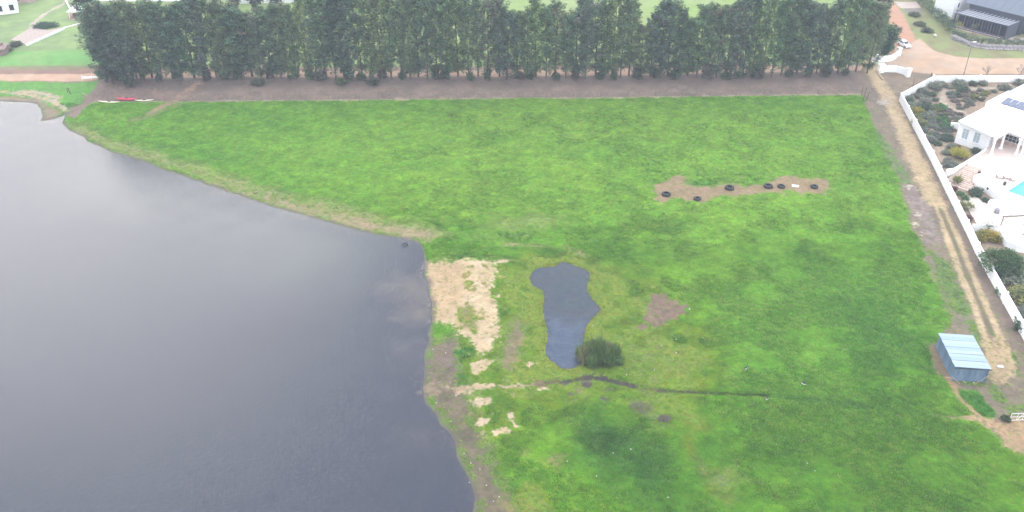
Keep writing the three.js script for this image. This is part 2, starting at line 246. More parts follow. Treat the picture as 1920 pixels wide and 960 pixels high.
// trampled ground, ditch
lay([[1224, 350], [1246, 341], [1267, 328], [1289, 333], [1302, 346], [1333, 352], [1366, 343], [1399, 349], [1431, 345], [1453, 339], [1464, 331], [1497, 331], [1519, 336], [1552, 333], [1556, 350], [1547, 366], [1508, 361], [1482, 354], [1464, 361], [1420, 361], [1377, 370], [1355, 368], [1329, 372], [1311, 383], [1298, 376], [1267, 372], [1250, 379], [1228, 376]], [0.31, 0.21, 0.115], [0.26, 0.19, 0.09], { key: 'trampled', warp: 1.2, wl: 1.8, soft: 0.9 });
lay([[1285, 338], [1330, 338], [1350, 345], [1310, 350], [1290, 346]], C.lush, C.grass, { warp: 1, soft: 1, a: 0.8 });
lay([[1215, 549], [1232, 548], [1250, 556], [1268, 566], [1296, 576], [1292, 588], [1262, 596], [1240, 612], [1195, 616], [1208, 590], [1212, 570]], [0.21, 0.135, 0.085], [0.16, 0.11, 0.07], { key: 'trampled', warp: 1.5, wl: 1.4, soft: 0.6, mottle: 1 });
lay([[1160, 655], [1210, 640], [1260, 670], [1280, 690], [1230, 700], [1170, 690]], [0.17, 0.14, 0.05], C.olive, { warp: 4, wl: 2, soft: 4, a: 0.55, mottle: 1 });
lay([[985, 726], [1060, 714], [1110, 708], [1150, 714], [1190, 722], [1235, 732]], [0.14, 0.095, 0.05], C.wetmud, { closed: false, width: 0.9, warp: 1.1, wl: 1.3, soft: 0.6, a: 0.9 });
lay([[1060, 715], [1110, 706], [1150, 716], [1190, 724]], C.wetmud, [0.045, 0.04, 0.03], { closed: false, width: 0.85, rag: 0.6, warp: 0.5, wl: 1.5, soft: 0.4 });
for (const [x, y, s] of [[1062, 718, 9], [1145, 728, 10], [1070, 738, 8], [1135, 748, 10], [1205, 735, 9], [1095, 745, 5]]) lay([[x - s, y], [x, y - s * 0.6], [x + s, y], [x, y + s * 0.6]], [0.10, 0.08, 0.06], C.wetmud, { warp: 1, wl: 0.9, soft: 0.5, a: 0.9 });
lay([[1235, 733], [1340, 738], [1437, 743]], [0.055, 0.045, 0.02], [0.035, 0.05, 0.012], { closed: false, width: 0.6, rag: 0.2, warp: 0.15, soft: 0.25 });
lay([[1437, 743], [1560, 755], [1680, 770], [1780, 782]], [0.035, 0.09, 0.015], C.lush, { closed: false, width: 0.6, warp: 0.3, soft: 0.6, a: 0.7 });
lay([[1180, 752], [1215, 748], [1235, 775], [1255, 795], [1225, 790], [1195, 775]], [0.14, 0.12, 0.08], C.olive, { warp: 1.5, soft: 1.5, a: 0.8 });
seed(93); for (const [cx, cy, sx, sy, n, c] of [[1245, 585, 70, 45, 26, [0.2, 0.135, 0.08]], [1390, 355, 175, 30, 26, [0.28, 0.2, 0.11]], [1225, 672, 75, 40, 22, [0.17, 0.13, 0.06]], [1150, 735, 120, 30, 26, [0.11, 0.085, 0.05]], [920, 760, 50, 70, 26, [0.45, 0.34, 0.22]], [955, 640, 35, 60, 14, [0.2, 0.15, 0.08]], [925, 560, 28, 80, 34, [0.52, 0.39, 0.24]], [900, 640, 45, 40, 22, [0.48, 0.36, 0.22]]])
  for (let i = 0; i < n; i++) { const a = rnd() * 6.283, q = Math.sqrt(rnd()), x = cx + Math.cos(a) * q * sx, y = cy + Math.sin(a) * q * sy, s = rr(1.5, 5); lay([[x - s, y], [x, y - s * 0.5], [x + s, y], [x, y + s * 0.5]], c, C.dry, { warp: 0.6, wl: 0.8, soft: 0.5, a: rr(0.4, 0.85) }); }
// strip between pasture and garden wall
lay([[1615, 178], [1640, 235], [1665, 300], [1690, 350], [1712, 430], [1735, 490], [1760, 545], [1785, 605], [1765, 622], [1742, 650], [1750, 690], [1778, 718], [1800, 752], [1840, 790], [1875, 825], [1925, 850], [2060, 900], [2080, 700], [1990, 640], [1915, 612], [1830, 470], [1750, 305], [1690, 188], [1745, 152], [1745, 139], [1705, 139], [1650, 132], [1618, 140]], [0.24, 0.185, 0.115], [0.195, 0.15, 0.105], { key: 'strip', warp: 1, wl: 2, soft: 0.8, cells: 300, mottle: 2 });
lay([[1700, 260], [1730, 330], [1760, 370], [1800, 450], [1860, 570], [1915, 660], [1925, 640], [1830, 474], [1752, 310], [1705, 215]], [0.175, 0.125, 0.10], [0.21, 0.15, 0.115], { warp: 1, soft: 1.2, a: 0.85, cells: 220 });
lay([[1655, 140], [1690, 140], [1740, 150], [1690, 182], [1670, 160]], [0.25, 0.18, 0.125], [0.3, 0.22, 0.14], { warp: 1, soft: 1.2, a: 0.8 });
for (const p of [[[1640, 240], [1665, 270], [1690, 310], [1712, 345], [1700, 350], [1672, 310]], [[1745, 470], [1775, 490], [1800, 530], [1825, 580], [1800, 590], [1775, 560]], [[1800, 600], [1830, 610], [1840, 650], [1830, 620]], [[1800, 716], [1850, 712], [1850, 720], [1810, 722]], [[1856, 715], [1875, 730], [1880, 750], [1866, 745]], [[1890, 765], [1918, 760], [1930, 775], [1895, 772]], [[1890, 650], [1903, 670], [1905, 700], [1897, 690]]]) lay(p, C.weed, [0.07, 0.15, 0.03], { warp: 1.4, wl: 1.6, soft: 1.2, a: 0.85, mottle: 1.2 });
lay([[1694, 345], [1720, 350], [1745, 400], [1760, 450], [1740, 460], [1715, 400]], [0.21, 0.15, 0.13], [0.3, 0.24, 0.2], { warp: 1.6, wl: 1.6, soft: 1.2, mottle: 1.2 });
for (const [x, y, s] of [[1705, 350, 10], [1718, 352, 5], [1722, 402, 7], [1716, 420, 6], [1730, 440, 6]]) lay([[x - s, y], [x, y - s * 0.5], [x + s, y + 1], [x, y + s * 0.5]], [0.56, 0.48, 0.38], C.pale, { warp: 1, wl: 0.9, soft: 0.5, a: 0.85 });
lay([[1632, 118], [1638, 140], [1655, 165], [1672, 195], [1695, 245], [1718, 300], [1742, 352], [1754, 380]], C.track, [0.51, 0.38, 0.22], { key: 'track', rag: 0.5, closed: false, width: 4.3, warp: 0.7, soft: 1.0, cells: 240 });
lay([[1648, 188], [1668, 184], [1672, 196], [1655, 200]], [0.44, 0.38, 0.32], C.pale, { warp: 1, soft: 1, a: 0.8 });
lay([[1757, 385], [1775, 440], [1800, 510], [1828, 575], [1850, 640], [1862, 690]], C.track, [0.51, 0.385, 0.225], { key: 'track', rag: 0.25, closed: false, width: 1.3, warp: 0.35, wl: 3, soft: 0.45, cells: 240 });
lay([[1766, 388], [1795, 445], [1822, 510], [1852, 580], [1878, 640], [1900, 690]], C.track, [0.51, 0.385, 0.225], { key: 'track', rag: 0.25, closed: false, width: 1.3, warp: 0.35, wl: 3, soft: 0.45, cells: 240 });
lay([[1763, 392], [1785, 442], [1811, 510], [1840, 578], [1862, 630]], [0.17, 0.135, 0.075], [0.13, 0.13, 0.05], { closed: false, width: 0.75, rag: 0.5, warp: 0.3, soft: 0.35, a: 0.9 });
lay([[1848, 630], [1875, 632], [1895, 670], [1900, 700], [1885, 720], [1860, 712], [1850, 680], [1838, 650]], C.track, [0.42, 0.31, 0.17], { warp: 1.2, soft: 1.2, a: 0.85 });
lay([[1742, 652], [1752, 690], [1780, 716], [1790, 705], [1770, 680], [1762, 645]], [0.25, 0.17, 0.10], [0.2, 0.14, 0.09], { warp: 0.8, soft: 0.7 });
lay([[1780, 712], [1800, 742], [1825, 768], [1850, 785], [1872, 800]], [0.38, 0.24, 0.12], [0.33, 0.21, 0.11], { closed: false, width: 1.1, warp: 0.4, soft: 0.5 });
lay([[1758, 780.5], [1800, 782], [1820, 784], [1850, 790]], [0.34, 0.23, 0.11], C.dry, { closed: false, width: 0.45, warp: 0.35, soft: 0.4, a: 0.85 });
lay([[1815, 784], [1850, 782], [1885, 788], [1960, 786], [1990, 870], [1925, 852], [1885, 835], [1870, 806], [1835, 790]], [0.41, 0.265, 0.14], [0.34, 0.24, 0.13], { warp: 1, soft: 0.9, mottle: 1.4 });
lay([[1795, 730], [1830, 731], [1862, 768], [1866, 782], [1848, 779], [1812, 755]], C.grass, C.lush, { key: 'island', warp: 0.5, soft: 0.5 });
// walled garden
lay([[1692, 186], [1750, 150], [2060, 150], [2100, 400], [2060, 760], [1985, 700], [1916, 605], [1835, 468], [1752, 302]], C.soil, [0.32, 0.24, 0.16], { key: 'garden', warp: 0.3, soft: 0.3, cells: 240, mottle: 1.6 });
lay([[1835, 245], [1822, 222], [1805, 210], [1785, 203], [1770, 193], [1766, 182], [1775, 170], [1800, 168], [1850, 165], [1905, 160]], [0.46, 0.37, 0.28], C.pale, { path: 1, closed: false, width: 1.5, warp: 0.4, soft: 0.4 });
lay([[1808, 250], [1790, 260], [1775, 272], [1757, 281], [1762, 300], [1772, 320]], [0.42, 0.3, 0.2], C.pale, { path: 1, closed: false, width: 1.5, warp: 0.4, soft: 0.4 });
// beds under the water
lay([[735, 535], [760, 525], [797, 515], [808, 560], [812, 602], [780, 604], [757, 590], [765, 565]], [0.36, 0.26, 0.15], [0.28, 0.205, 0.125], { key: 'bedSand', still: 1, warp: 2.5, wl: 4, soft: 5, a: 0.85 });
lay([[1024, 600], [1092, 604], [1092, 690], [1040, 692], [1018, 660]], [0.26, 0.33, 0.36], [0.2, 0.27, 0.31], { still: 1, warp: 2, wl: 3, soft: 3.5, a: 0.85 });
lay([[765, 810], [790, 800], [815, 830], [805, 850], [780, 835]], [0.2, 0.13, 0.095], [0.14, 0.1, 0.075], { still: 1, warp: 2, wl: 5, soft: 6, a: 0.6 });
lay([[745, 640], [780, 640], [790, 670], [765, 680]], [0.26, 0.2, 0.15], [0.17, 0.13, 0.11], { still: 1, warp: 2, wl: 5, soft: 5, a: 0.5 });
lay([[170, 330], [300, 345], [430, 380], [540, 410], [660, 450], [640, 500], [540, 500], [440, 455], [330, 400], [200, 370]], [0.46, 0.50, 0.34], [0.38, 0.42, 0.28], { still: 1, warp: 7, wl: 18, soft: 24, a: 0.4, mottle: 14, cells: 220 });

const tmp = [0, 0, 0];
function ground(x, z, out, fine = true) {      // base colour of the ground at a place
  const n1 = fbm(x / 9 + 2, z / 9 + 7, 4), n2 = fbm(x / 2.2 + 31, z / 2.2, 3), n3 = fine ? fbm(x / 0.5 + 11, z / 0.5, 3) : 0.5, n4 = vn(x / 38 + 80, z / 38 + 12);
  const a = sat((n1 - 0.32) * 2.6), b = sat((n2 - 0.3) * 2.4);
  let r = lerp(lerp(0.062, 0.084, a), 0.122, b * 0.4 + 0.3 * sat((n4 - 0.45) * 2.5)), g = lerp(lerp(0.185, 0.215, a), 0.245, b * 0.45), bl = lerp(0.007, 0.011, b);
  const sh = fShore.at(x, z) + (fbm(x / 3.2, z / 3.2, 3) - 0.5) * 1.1, po = fPond.at(x, z) + (fbm(x / 1.6 + 40, z / 1.6, 3) - 0.5) * 0.6;
  if (sh > 0 || po > 0) { r = lerp(0.028, 0.036, a); g = lerp(0.027, 0.034, a); bl = lerp(0.03, 0.036, a); if (po > 0) { const k = sstep(2.6, 0.2, po + (n1 - 0.5) * 5) * (0.6 + b); r += 0.13 * k; g += 0.17 * k; bl += 0.17 * k; } }
  for (const L of layers) {
    const f = L.f; if (x <= f.x0 || x >= f.x1 || z <= f.z0 || z >= f.z1) continue;
    if (L.still && sh <= 0 && po <= 0) continue;
    const d = f.at(x, z); if (d < -L.warp - L.soft * 2 - 1) continue;
    const wv = (fbm(x / L.wl + L.c[0] * 97, z / L.wl + L.c[1] * 61, 3) - 0.5) * 2 * L.warp + (L.still ? 0 : ((n3 - 0.5) * (L.soft * 1.6 + 0.7) + (n2 - 0.5) * 1.2) * L.rag);
    let k = sstep(-L.soft, L.soft, d + wv) * L.a; if (k <= 0) continue;
    const m = sat((fbm(x / L.mottle + 5, z / L.mottle + L.c[2] * 300, 3) - 0.3) * 2.4);
    r = lerp(r, lerp(L.c[0], L.c2[0], m), k); g = lerp(g, lerp(L.c[1], L.c2[1], m), k); bl = lerp(bl, lerp(L.c[2], L.c2[2], m), k);
  }
  // wet mud along the waterline, clods and grain everywhere
  if (sh < 0.4 && sh > -1.6) { const k = 0.8 * sstep(-1.3, -0.1, sh + (n2 - 0.5) * 1.6) * sstep(0.4, 0.1, sh); r = lerp(r, 0.085, k); g = lerp(g, 0.068, k); bl = lerp(bl, 0.055, k); }
  const gr = sh > 0 ? 1 : 1 + (n3 - 0.5) * 0.62 + (n2 - 0.5) * 0.3;
  out[0] = r * gr; out[1] = g * gr; out[2] = bl * gr; return out;
}
const enc = new Uint8Array(4097); for (let i = 0; i <= 4096; i++) { const v = i / 4096; enc[i] = Math.round(255 * (v <= 0.0031308 ? v * 12.92 : 1.055 * Math.pow(v, 1 / 2.4) - 0.055)); }
function groundMap(x0, x1, z0, z1, w, h, fine) {
  const d = new Uint8Array(w * h * 4), o = [0, 0, 0];
  for (let j = 0; j < h; j++) for (let i = 0; i < w; i++) {
    ground(x0 + (i + 0.5) / w * (x1 - x0), z0 + (j + 0.5) / h * (z1 - z0), o, fine);
    const p = (j * w + i) * 4; for (let k = 0; k < 3; k++) d[p + k] = enc[Math.min(4096, Math.max(0, o[k] * 4096 | 0))]; d[p + 3] = 255;
  }
  const t = new THREE.DataTexture(d, w, h); t.colorSpace = THREE.SRGBColorSpace; t.magFilter = THREE.LinearFilter; t.minFilter = THREE.LinearMipmapLinearFilter; t.generateMipmaps = true; t.needsUpdate = true; return t;
}
const NAMES = { island: 'pasture', track: 'dirt_track', garden: 'garden_soil', road: 'dirt_road', sand: 'sand_beach', shore: 'muddy_shore', trampled: 'bare_ground', bank: 'embankment', lawn: 'lawn', verge: 'grass_verge', strip: 'dirt_verge', far: 'far_field' };
const clsList = Object.keys(NAMES).flatMap(k => keyed.filter(e => e[1] === k).map(e => [e[0], NAMES[k]]));
function classOf(x, z) {
  if (fShore.at(x, z) > 0.8) return 'reservoir_bed';
  if (fPond.at(x, z) > 0.5) return 'pond_bed';
  for (const [f, n] of clsList) if (x > f.x0 && x < f.x1 && z > f.z0 && z < f.z1 && f.at(x, z) > 0) return n;
  return z < edgeZ(x) - 25 || x > 100 || x < -128 ? 'far_field' : 'pasture';
}
// ---------------------------------------------------------------- terrain: one sheet, cut where the kind of ground changes
const tiles = [[-118, 108, -150, -80, 2048, 640, 0.5, true], [-162, 168, -256, -150, 2048, 660, 0.8, true], [-380, 380, -620, -256, 2048, 980, 2.5, false]];
const grainMap = (() => { const n = 512, d = new Uint8Array(n * n * 4); for (let j = 0; j < n; j++) for (let i = 0; i < n; i++) { const v = 255 * (0.5 * fbm(i / 4, j / 4, 3) + 0.5 * NT[(i * 37 + j * 1031) & 65535]); const o = (j * n + i) * 4; d[o] = d[o + 1] = d[o + 2] = v; d[o + 3] = 255; } const t = new THREE.DataTexture(d, n, n); t.wrapS = t.wrapT = THREE.RepeatWrapping; t.magFilter = THREE.LinearFilter; t.needsUpdate = true; return t; })();
for (const [x0, x1, z0, z1, w, h, cell, fine] of tiles) {
  const nx = Math.round((x1 - x0) / cell), nz = Math.round((z1 - z0) / cell), dx = (x1 - x0) / nx, dz = (z1 - z0) / nz;
  const pos = new Float32Array((nx + 1) * (nz + 1) * 3), uv = new Float32Array((nx + 1) * (nz + 1) * 2), uv1 = new Float32Array((nx + 1) * (nz + 1) * 2);
  for (let j = 0; j <= nz; j++) for (let i = 0; i <= nx; i++) {
    const x = x0 + i * dx, z = z0 + j * dz, o = j * (nx + 1) + i;
    pos[o * 3] = x; pos[o * 3 + 1] = height(x, z); pos[o * 3 + 2] = z; uv[o * 2] = i / nx; uv[o * 2 + 1] = j / nz; uv1[o * 2] = x / 7; uv1[o * 2 + 1] = z / 7;
  }
  const whole = new THREE.BufferGeometry(); whole.setAttribute('position', new THREE.BufferAttribute(pos, 3));
  const all = []; const sets = {};
  for (let j = 0; j < nz; j++) for (let i = 0; i < nx; i++) {
    const a = j * (nx + 1) + i, b = a + 1, c = a + nx + 1, d = c + 1; all.push(a, c, b, b, c, d);
    (sets[classOf(x0 + (i + 0.5) * dx, z0 + (j + 0.5) * dz)] ??= []).push(a, c, b, b, c, d);
  }
  whole.setIndex(all); whole.computeVertexNormals(); const nor = whole.attributes.normal.array;
  const gm = mat([1, 1, 1], 0.95, { map: groundMap(x0, x1, z0, z1, w, h, fine) });
  if (fine) { const t = grainMap.clone(); t.channel = 1; gm.bumpMap = t; gm.bumpScale = 0.05; }
  for (const [name, idx] of Object.entries(sets)) {
    const re = new Map(), p = [], n = [], u = [], u1 = [], ix = idx.map(k => { let q = re.get(k); if (q === undefined) { q = re.size; re.set(k, q); p.push(pos[k * 3], pos[k * 3 + 1], pos[k * 3 + 2]); n.push(nor[k * 3], nor[k * 3 + 1], nor[k * 3 + 2]); u.push(uv[k * 2], uv[k * 2 + 1]); u1.push(uv1[k * 2], uv1[k * 2 + 1]); } return q; });
    const g = new THREE.BufferGeometry(); g.setAttribute('position', new THREE.Float32BufferAttribute(p, 3)); g.setAttribute('normal', new THREE.Float32BufferAttribute(n, 3)); g.setAttribute('uv', new THREE.Float32BufferAttribute(u, 2)); g.setAttribute('uv1', new THREE.Float32BufferAttribute(u1, 2)); g.setIndex(ix);
    struct(name, g, gm);
  }
}
{ // the country goes on outside the surveyed part
  const g = new THREE.PlaneGeometry(3000, 3000, 60, 60).rotateX(-Math.PI / 2).translate(0, -2.7, -700), p = g.attributes.position, c = [];
  for (let i = 0; i < p.count; i++) { const k = vn(p.getX(i) / 130, p.getZ(i) / 130); c.push(lerp(0.13, 0.2, k), lerp(0.2, 0.24, k), lerp(0.05, 0.08, k)); }
  g.setAttribute('color', new THREE.Float32BufferAttribute(c, 3)); struct('far_plain', g, mat([1, 1, 1], 0.95, { vertexColors: true }));
}

// ---------------------------------------------------------------- water
const rippleMap = (() => { const n = 512, d = new Uint8Array(n * n * 4), P2 = Math.PI * 2; seed(5); const waves = []; for (let k = 0; k < 46; k++) { const m = rr(10, 62), an = rr(-0.9, 0.9) + 0.5; waves.push([Math.round(m * Math.cos(an)), Math.round(m * Math.sin(an)), rr(0, P2), 1 / Math.sqrt(m)]); }
  const f = new Float32Array(n * n); let lo = 1e9, hi = -1e9; for (let j = 0; j < n; j++) for (let i = 0; i < n; i++) { let v = 0; for (const [a, b, ph, am] of waves) v += am * Math.sin(P2 * (a * i + b * j) / n + ph); f[j * n + i] = v; lo = Math.min(lo, v); hi = Math.max(hi, v); }
  for (let i = 0; i < n * n; i++) { const v = 255 * (f[i] - lo) / (hi - lo); d[i * 4] = d[i * 4 + 1] = d[i * 4 + 2] = v; d[i * 4 + 3] = 255; }
  const t = new THREE.DataTexture(d, n, n); t.wrapS = t.wrapT = THREE.RepeatWrapping; t.magFilter = THREE.LinearFilter; t.needsUpdate = true; return t; })();
function waterSheet(name, field, level, cell, m, size) {
  const p = [], u = [], ix = [], id = new Map();
  const v = (i, j) => { const k = i * 100000 + j; let q = id.get(k); if (q === undefined) { q = id.size; id.set(k, q); const x = field.x0 + i * cell, z = field.z0 + j * cell; p.push(x, level, z); u.push(x / size, z / size); } return q; };
  for (let j = 0; field.z0 + j * cell < field.z1; j++) for (let i = 0; field.x0 + i * cell < field.x1; i++) if (field.at(field.x0 + (i + 0.5) * cell, field.z0 + (j + 0.5) * cell) > -2.2) ix.push(v(i, j), v(i, j + 1), v(i + 1, j), v(i + 1, j), v(i, j + 1), v(i + 1, j + 1));
  const g = new THREE.BufferGeometry(); g.setAttribute('position', new THREE.Float32BufferAttribute(p, 3)); g.setAttribute('uv', new THREE.Float32BufferAttribute(u, 2)); g.setIndex(ix); g.computeVertexNormals(); return struct(name, g, m);
}
waterSheet('reservoir_water', fShore, WATER, 2, new THREE.MeshPhysicalMaterial({ color: col(0.025, 0.035, 0.060), roughness: 0.17, ior: 1.55, transparent: true, opacity: 0.52, bumpMap: rippleMap, bumpScale: 0.05 }), 14);
waterSheet('pond_water', fPond, POND, 0.8, new THREE.MeshPhysicalMaterial({ color: col(0.018, 0.032, 0.085), roughness: 0.12, ior: 1.45, transparent: true, opacity: 0.6, bumpMap: rippleMap, bumpScale: 0.03 }), 9);

// ---------------------------------------------------------------- grass: tufts over the pasture
{
  seed(404);
  const gp = []; for (let k = 0; k < 7; k++) { const a = k / 7 * 6.283 + rr(-0.4, 0.4), r0 = rr(0, 0.1), r1 = r0 + rr(0.10, 0.26), w = rr(0.05, 0.09), hh = rr(0.5, 1), cx = Math.cos(a), cz = Math.sin(a); gp.push(cx * r0 - cz * w, -0.15, cz * r0 + cx * w, cx * r1, hh, cz * r1, cx * r0 + cz * w, -0.15, cz * r0 - cx * w); }
  const tg = new THREE.BufferGeometry(); tg.setAttribute('position', new THREE.Float32BufferAttribute(gp, 3)); 
  const N = 420000, m4 = new THREE.Matrix4(), q = new THREE.Quaternion(), Y = new THREE.Vector3(0, 1, 0), list = [], cols = [], o = [0, 0, 0];
  for (let tries = 0; list.length < N && tries < N * 6; tries++) {
    const near = rnd() < 0.62, x = near ? rr(-25, 92) : rr(-130, 104), z = near ? rr(-165, -86) : rr(-250, -160);
    if (fShore.at(x, z) > -0.7 || fPond.at(x, z) > -0.25) continue;
    if (Math.abs(x) > -z * 0.82 + 6) continue;
    ground(x, z, o, false); const lush = o[1] / (o[0] + 0.012); if (lush < 1.45 && rnd() > (lush > 0.85 ? 0.16 : 0.012)) continue;
    if (lush < 1.45) { o[0] = 0.085; o[1] = 0.165; o[2] = 0.012; }
    if (z < edgeZ(x) + 0.5) continue;
    const s = (near ? 1 : 1.45) * rr(0.8, 1.35), tall = (0.035 + 0.13 * Math.pow(fbm(x / 2.4, z / 2.4, 3), 1.5) * sat(lush / 3)) * rr(0.7, 1.35) * (near ? 1 : 1.2);
    q.setFromAxisAngle(Y, rnd() * 6.283); list.push(m4.compose(new THREE.Vector3(x, height(x, z), z), q, new THREE.Vector3(s, tall, s)).clone());
    const k = 1.3 * rr(0.62, 1.42) * (0.72 + 0.56 * fbm(x / 1.5 + 60, z / 1.1 + 60, 3)), y2 = rnd() < 0.07 ? 1.9 : rr(0.85, 1.2); cols.push([o[0] * k * y2, o[1] * k, o[2] * k * y2]);
  }
  seed(808); for (let tries = 0, n = 0; n < 42000 && tries < 400000; tries++) { // coarser clumps of weeds and ungrazed grass
    const x = rr(-30, 100), z = rr(-235, -86); if (fShore.at(x, z) > -2 || fPond.at(x, z) > -1 || Math.abs(x) > -z * 0.82 + 6 || z < edgeZ(x) + 2) continue;
    if (fbm(x / 7 + 90, z / 7 + 30, 3) + 0.12 * sat((x - 20) / 40) * sat((z + 175) / 50) < rr(0.42, 0.66) || z < -175 && rnd() < 0.72) continue;
    ground(x, z, o, false); if (o[1] / (o[0] + 0.012) < 1.9) continue; n++;
    const s = rr(1.0, 2.3), u = rnd(), k = u < 0.45 ? rr(0.72, 1.0) : rr(1.15, 1.7); q.setFromAxisAngle(Y, rnd() * 6.283); list.push(m4.compose(new THREE.Vector3(x, height(x, z), z), q, new THREE.Vector3(s, rr(0.14, 0.36), s)).clone()); cols.push([o[0] * k * (u > 0.8 ? 1.7 : 1), o[1] * k, o[2] * k * (u > 0.8 ? 3 : 1.2)]);
  }
  seed(909); for (let tries = 0, n = 0; n < 420 && tries < 200000; tries++) { // marsh plants in the pond's margin
    const x = rr(2, 28), z = rr(-162, -118), d = fPond.at(x, z); if (d < -0.9 || d > 0.75 * fbm(x / 2 + 7, z / 2 + 3, 2) + 0.15 || fbm(x / 3 + 70, z / 3 + 20, 2) < 0.36) continue; n++;
    const s = rr(0.7, 1.3), k = rr(0.6, 1.3); q.setFromAxisAngle(Y, rnd() * 6.283); list.push(m4.compose(new THREE.Vector3(x, Math.max(height(x, z), POND - 0.1), z), q, new THREE.Vector3(s, rr(0.06, 0.2), s)).clone()); cols.push([0.19 * k, 0.215 * k, 0.016 * k]);
  }
  const im = new THREE.InstancedMesh(tg, new THREE.MeshPhysicalMaterial({ color: 0xffffff, roughness: 0.9, side: THREE.DoubleSide, transmission: 0.3, thickness: 0, specularIntensity: 0.3 }), list.length); im.name = 'pasture_grass';
  list.forEach((m, i) => { im.setMatrixAt(i, m); im.setColorAt(i, col(...cols[i])); });
  im.castShadow = im.receiveShadow = true; im.userData = { label: 'green meadow grass covering the pasture', category: 'grass', kind: 'stuff' }; scene.add(im);
}
// ---------------------------------------------------------------- plants
function leafMesh(tris) { const g = new THREE.BufferGeometry(); g.setAttribute('position', new THREE.Float32BufferAttribute(tris.p, 3)); g.setAttribute('color', new THREE.Float32BufferAttribute(tris.c, 3)); return g; }
function clump(T, c, rad, count, size, color, vary = 0.3, droop = 0, flat = 1) {
  const k0 = rr(1 - vary, 1 + vary);
  for (let i = 0; i < count; i++) {
    let x, y, z, l; do { x = rr(-1, 1); y = rr(-1, 1); z = rr(-1, 1); l = x * x + y * y + z * z; } while (l > 1 || l < 0.12);
    const px = c[0] + x * rad[0], py = c[1] + y * rad[1], pz = c[2] + z * rad[2], a = rnd() * 6.283, u = rr(-0.5, 0.9) - droop, h = Math.sqrt(Math.max(0, 1 - u * u * 0.8));
    const dx = Math.cos(a) * h, dy = u * flat, dz = Math.sin(a) * h, b = rnd() * 6.283, s = size * rr(0.6, 1.4), w = s * rr(0.28, 0.5);
    const wx = Math.cos(b) * w, wy = rr(-0.5, 0.5) * w, wz = Math.sin(b) * w;
    T.p.push(px - wx, py - wy, pz - wz, px + wx, py + wy, pz + wz, px + dx * s, py + dy * s, pz + dz * s);
    const nl = Math.hypot(x, y + 0.35, z) || 1; for (let q = 0; q < 3; q++) T.n.push(x / nl, (y + 0.35) / nl, z / nl);
    const k = k0 * rr(0.75, 1.3), t = rr(-0.12, 0.12); for (let q = 0; q < 3; q++) T.c.push(color[0] * k * (1 + t), color[1] * k, color[2] * k * (1 - t));
  }
}
const leafMat = new THREE.MeshPhysicalMaterial({ color: 0xffffff, vertexColors: true, roughness: 0.9, side: THREE.DoubleSide, transmission: 0.4, thickness: 0, specularIntensity: 0.3 });
const leafTints = [[1, 1, 1], [1.22, 1.16, 1.0], [0.82, 0.88, 0.9], [1.2, 1.06, 0.98], [0.95, 1.08, 0.85]].map(c => { const m = leafMat.clone(); m.color = col(...c); return m; });
const newT = () => ({ p: [], n: [], c: [] });
// tall slender windbreak tree: crown and trunk of about 24 m
function windbreakShape(s, opt) {
  seed(s); const T = newT(), wood = [], Hh = opt.h, base = opt.base, lean = [rr(-0.5, 0.5), rr(-0.5, 0.5)];
  const axis = (t) => [lean[0] * t * t + Math.sin(t * 5 + s) * 0.12, t * Hh, lean[1] * t * t + Math.cos(t * 4 + s) * 0.12];
  let prev = axis(0); for (let i = 1; i <= 7; i++) { const q = axis(i / 7.4); wood.push(bar(prev, q, opt.r * (1 - (i - 1) / 8.2), opt.r * (1 - i / 8.2), 7)); prev = q; }
  for (let i = 0; i < (opt.skirt ?? 0); i++) { const a = rnd() * 6.283, r = rr(0.5, 1.6), o = axis(base * 0.9), y = rr(0.06, 0.15) * Hh; wood.push(bar([o[0], y + 0.5, o[2]], [o[0] + Math.cos(a) * r, y, o[2] + Math.sin(a) * r], 0.05, 0.02, 4)); clump(T, [o[0] + Math.cos(a) * r, y, o[2] + Math.sin(a) * r], [0.8, 1.1, 0.8], opt.leaves, opt.leaf, opt.c, 0.3, 0.3); }
  const nb = opt.branches; for (let i = 0; i < nb; i++) {
    const t = lerp(base, 0.97, Math.pow((i + rnd() * 0.7) / nb, 0.95)), o = axis(t), a = i * 2.4 + rr(-0.5, 0.5), prof = Math.sin(Math.PI * Math.pow(sat((t - base * 0.5) / (1.10 - base * 0.5)), 0.78));
    const L = (0.5 + opt.w * prof) * rr(0.6, 1.25), up = rr(0.35, 0.8) + t * 0.5, e = [o[0] + Math.cos(a) * L, o[1] + L * up, o[2] + Math.sin(a) * L];
    wood.push(bar(o, [lerp(o[0], e[0], 0.85), lerp(o[1], e[1], 0.85), lerp(o[2], e[2], 0.85)], 0.09 * (1.1 - t), 0.025, 4));
    const nc = 2 + (L > 1.6 ? 1 : 0); for (let k = 0; k < nc; k++) { const f = lerp(0.45, 1.05, (k + rnd() * 0.6) / nc), r = rr(0.62, 1.15) * (0.55 + 0.5 * prof); clump(T, [lerp(o[0], e[0], f), lerp(o[1], e[1], f) + rr(-0.3, 0.4), lerp(o[2], e[2], f)], [r, r * rr(0.9, 1.5), r], opt.leaves, opt.leaf, rnd() < 0.12 ? opt.c2 : opt.c, 0.34, 0.1); }
  }
  const tip = axis(0.96); for (let k = 0; k < 5; k++) clump(T, [tip[0] + rr(-0.4, 0.4), tip[1] - k * 0.55, tip[2] + rr(-0.4, 0.4)], [0.5 + k * 0.09, 0.9, 0.5 + k * 0.09], opt.leaves, opt.leaf, opt.c, 0.25, 0);
  return { crown: leafMesh(T), wood: join(wood) };
}
const ORD = ['first', 'second', 'third', 'fourth', 'fifth', 'sixth', 'seventh', 'eighth', 'ninth', 'tenth', 'eleventh', 'twelfth', 'thirteenth', 'fourteenth', 'fifteenth', 'sixteenth', 'seventeenth', 'eighteenth', 'nineteenth'];
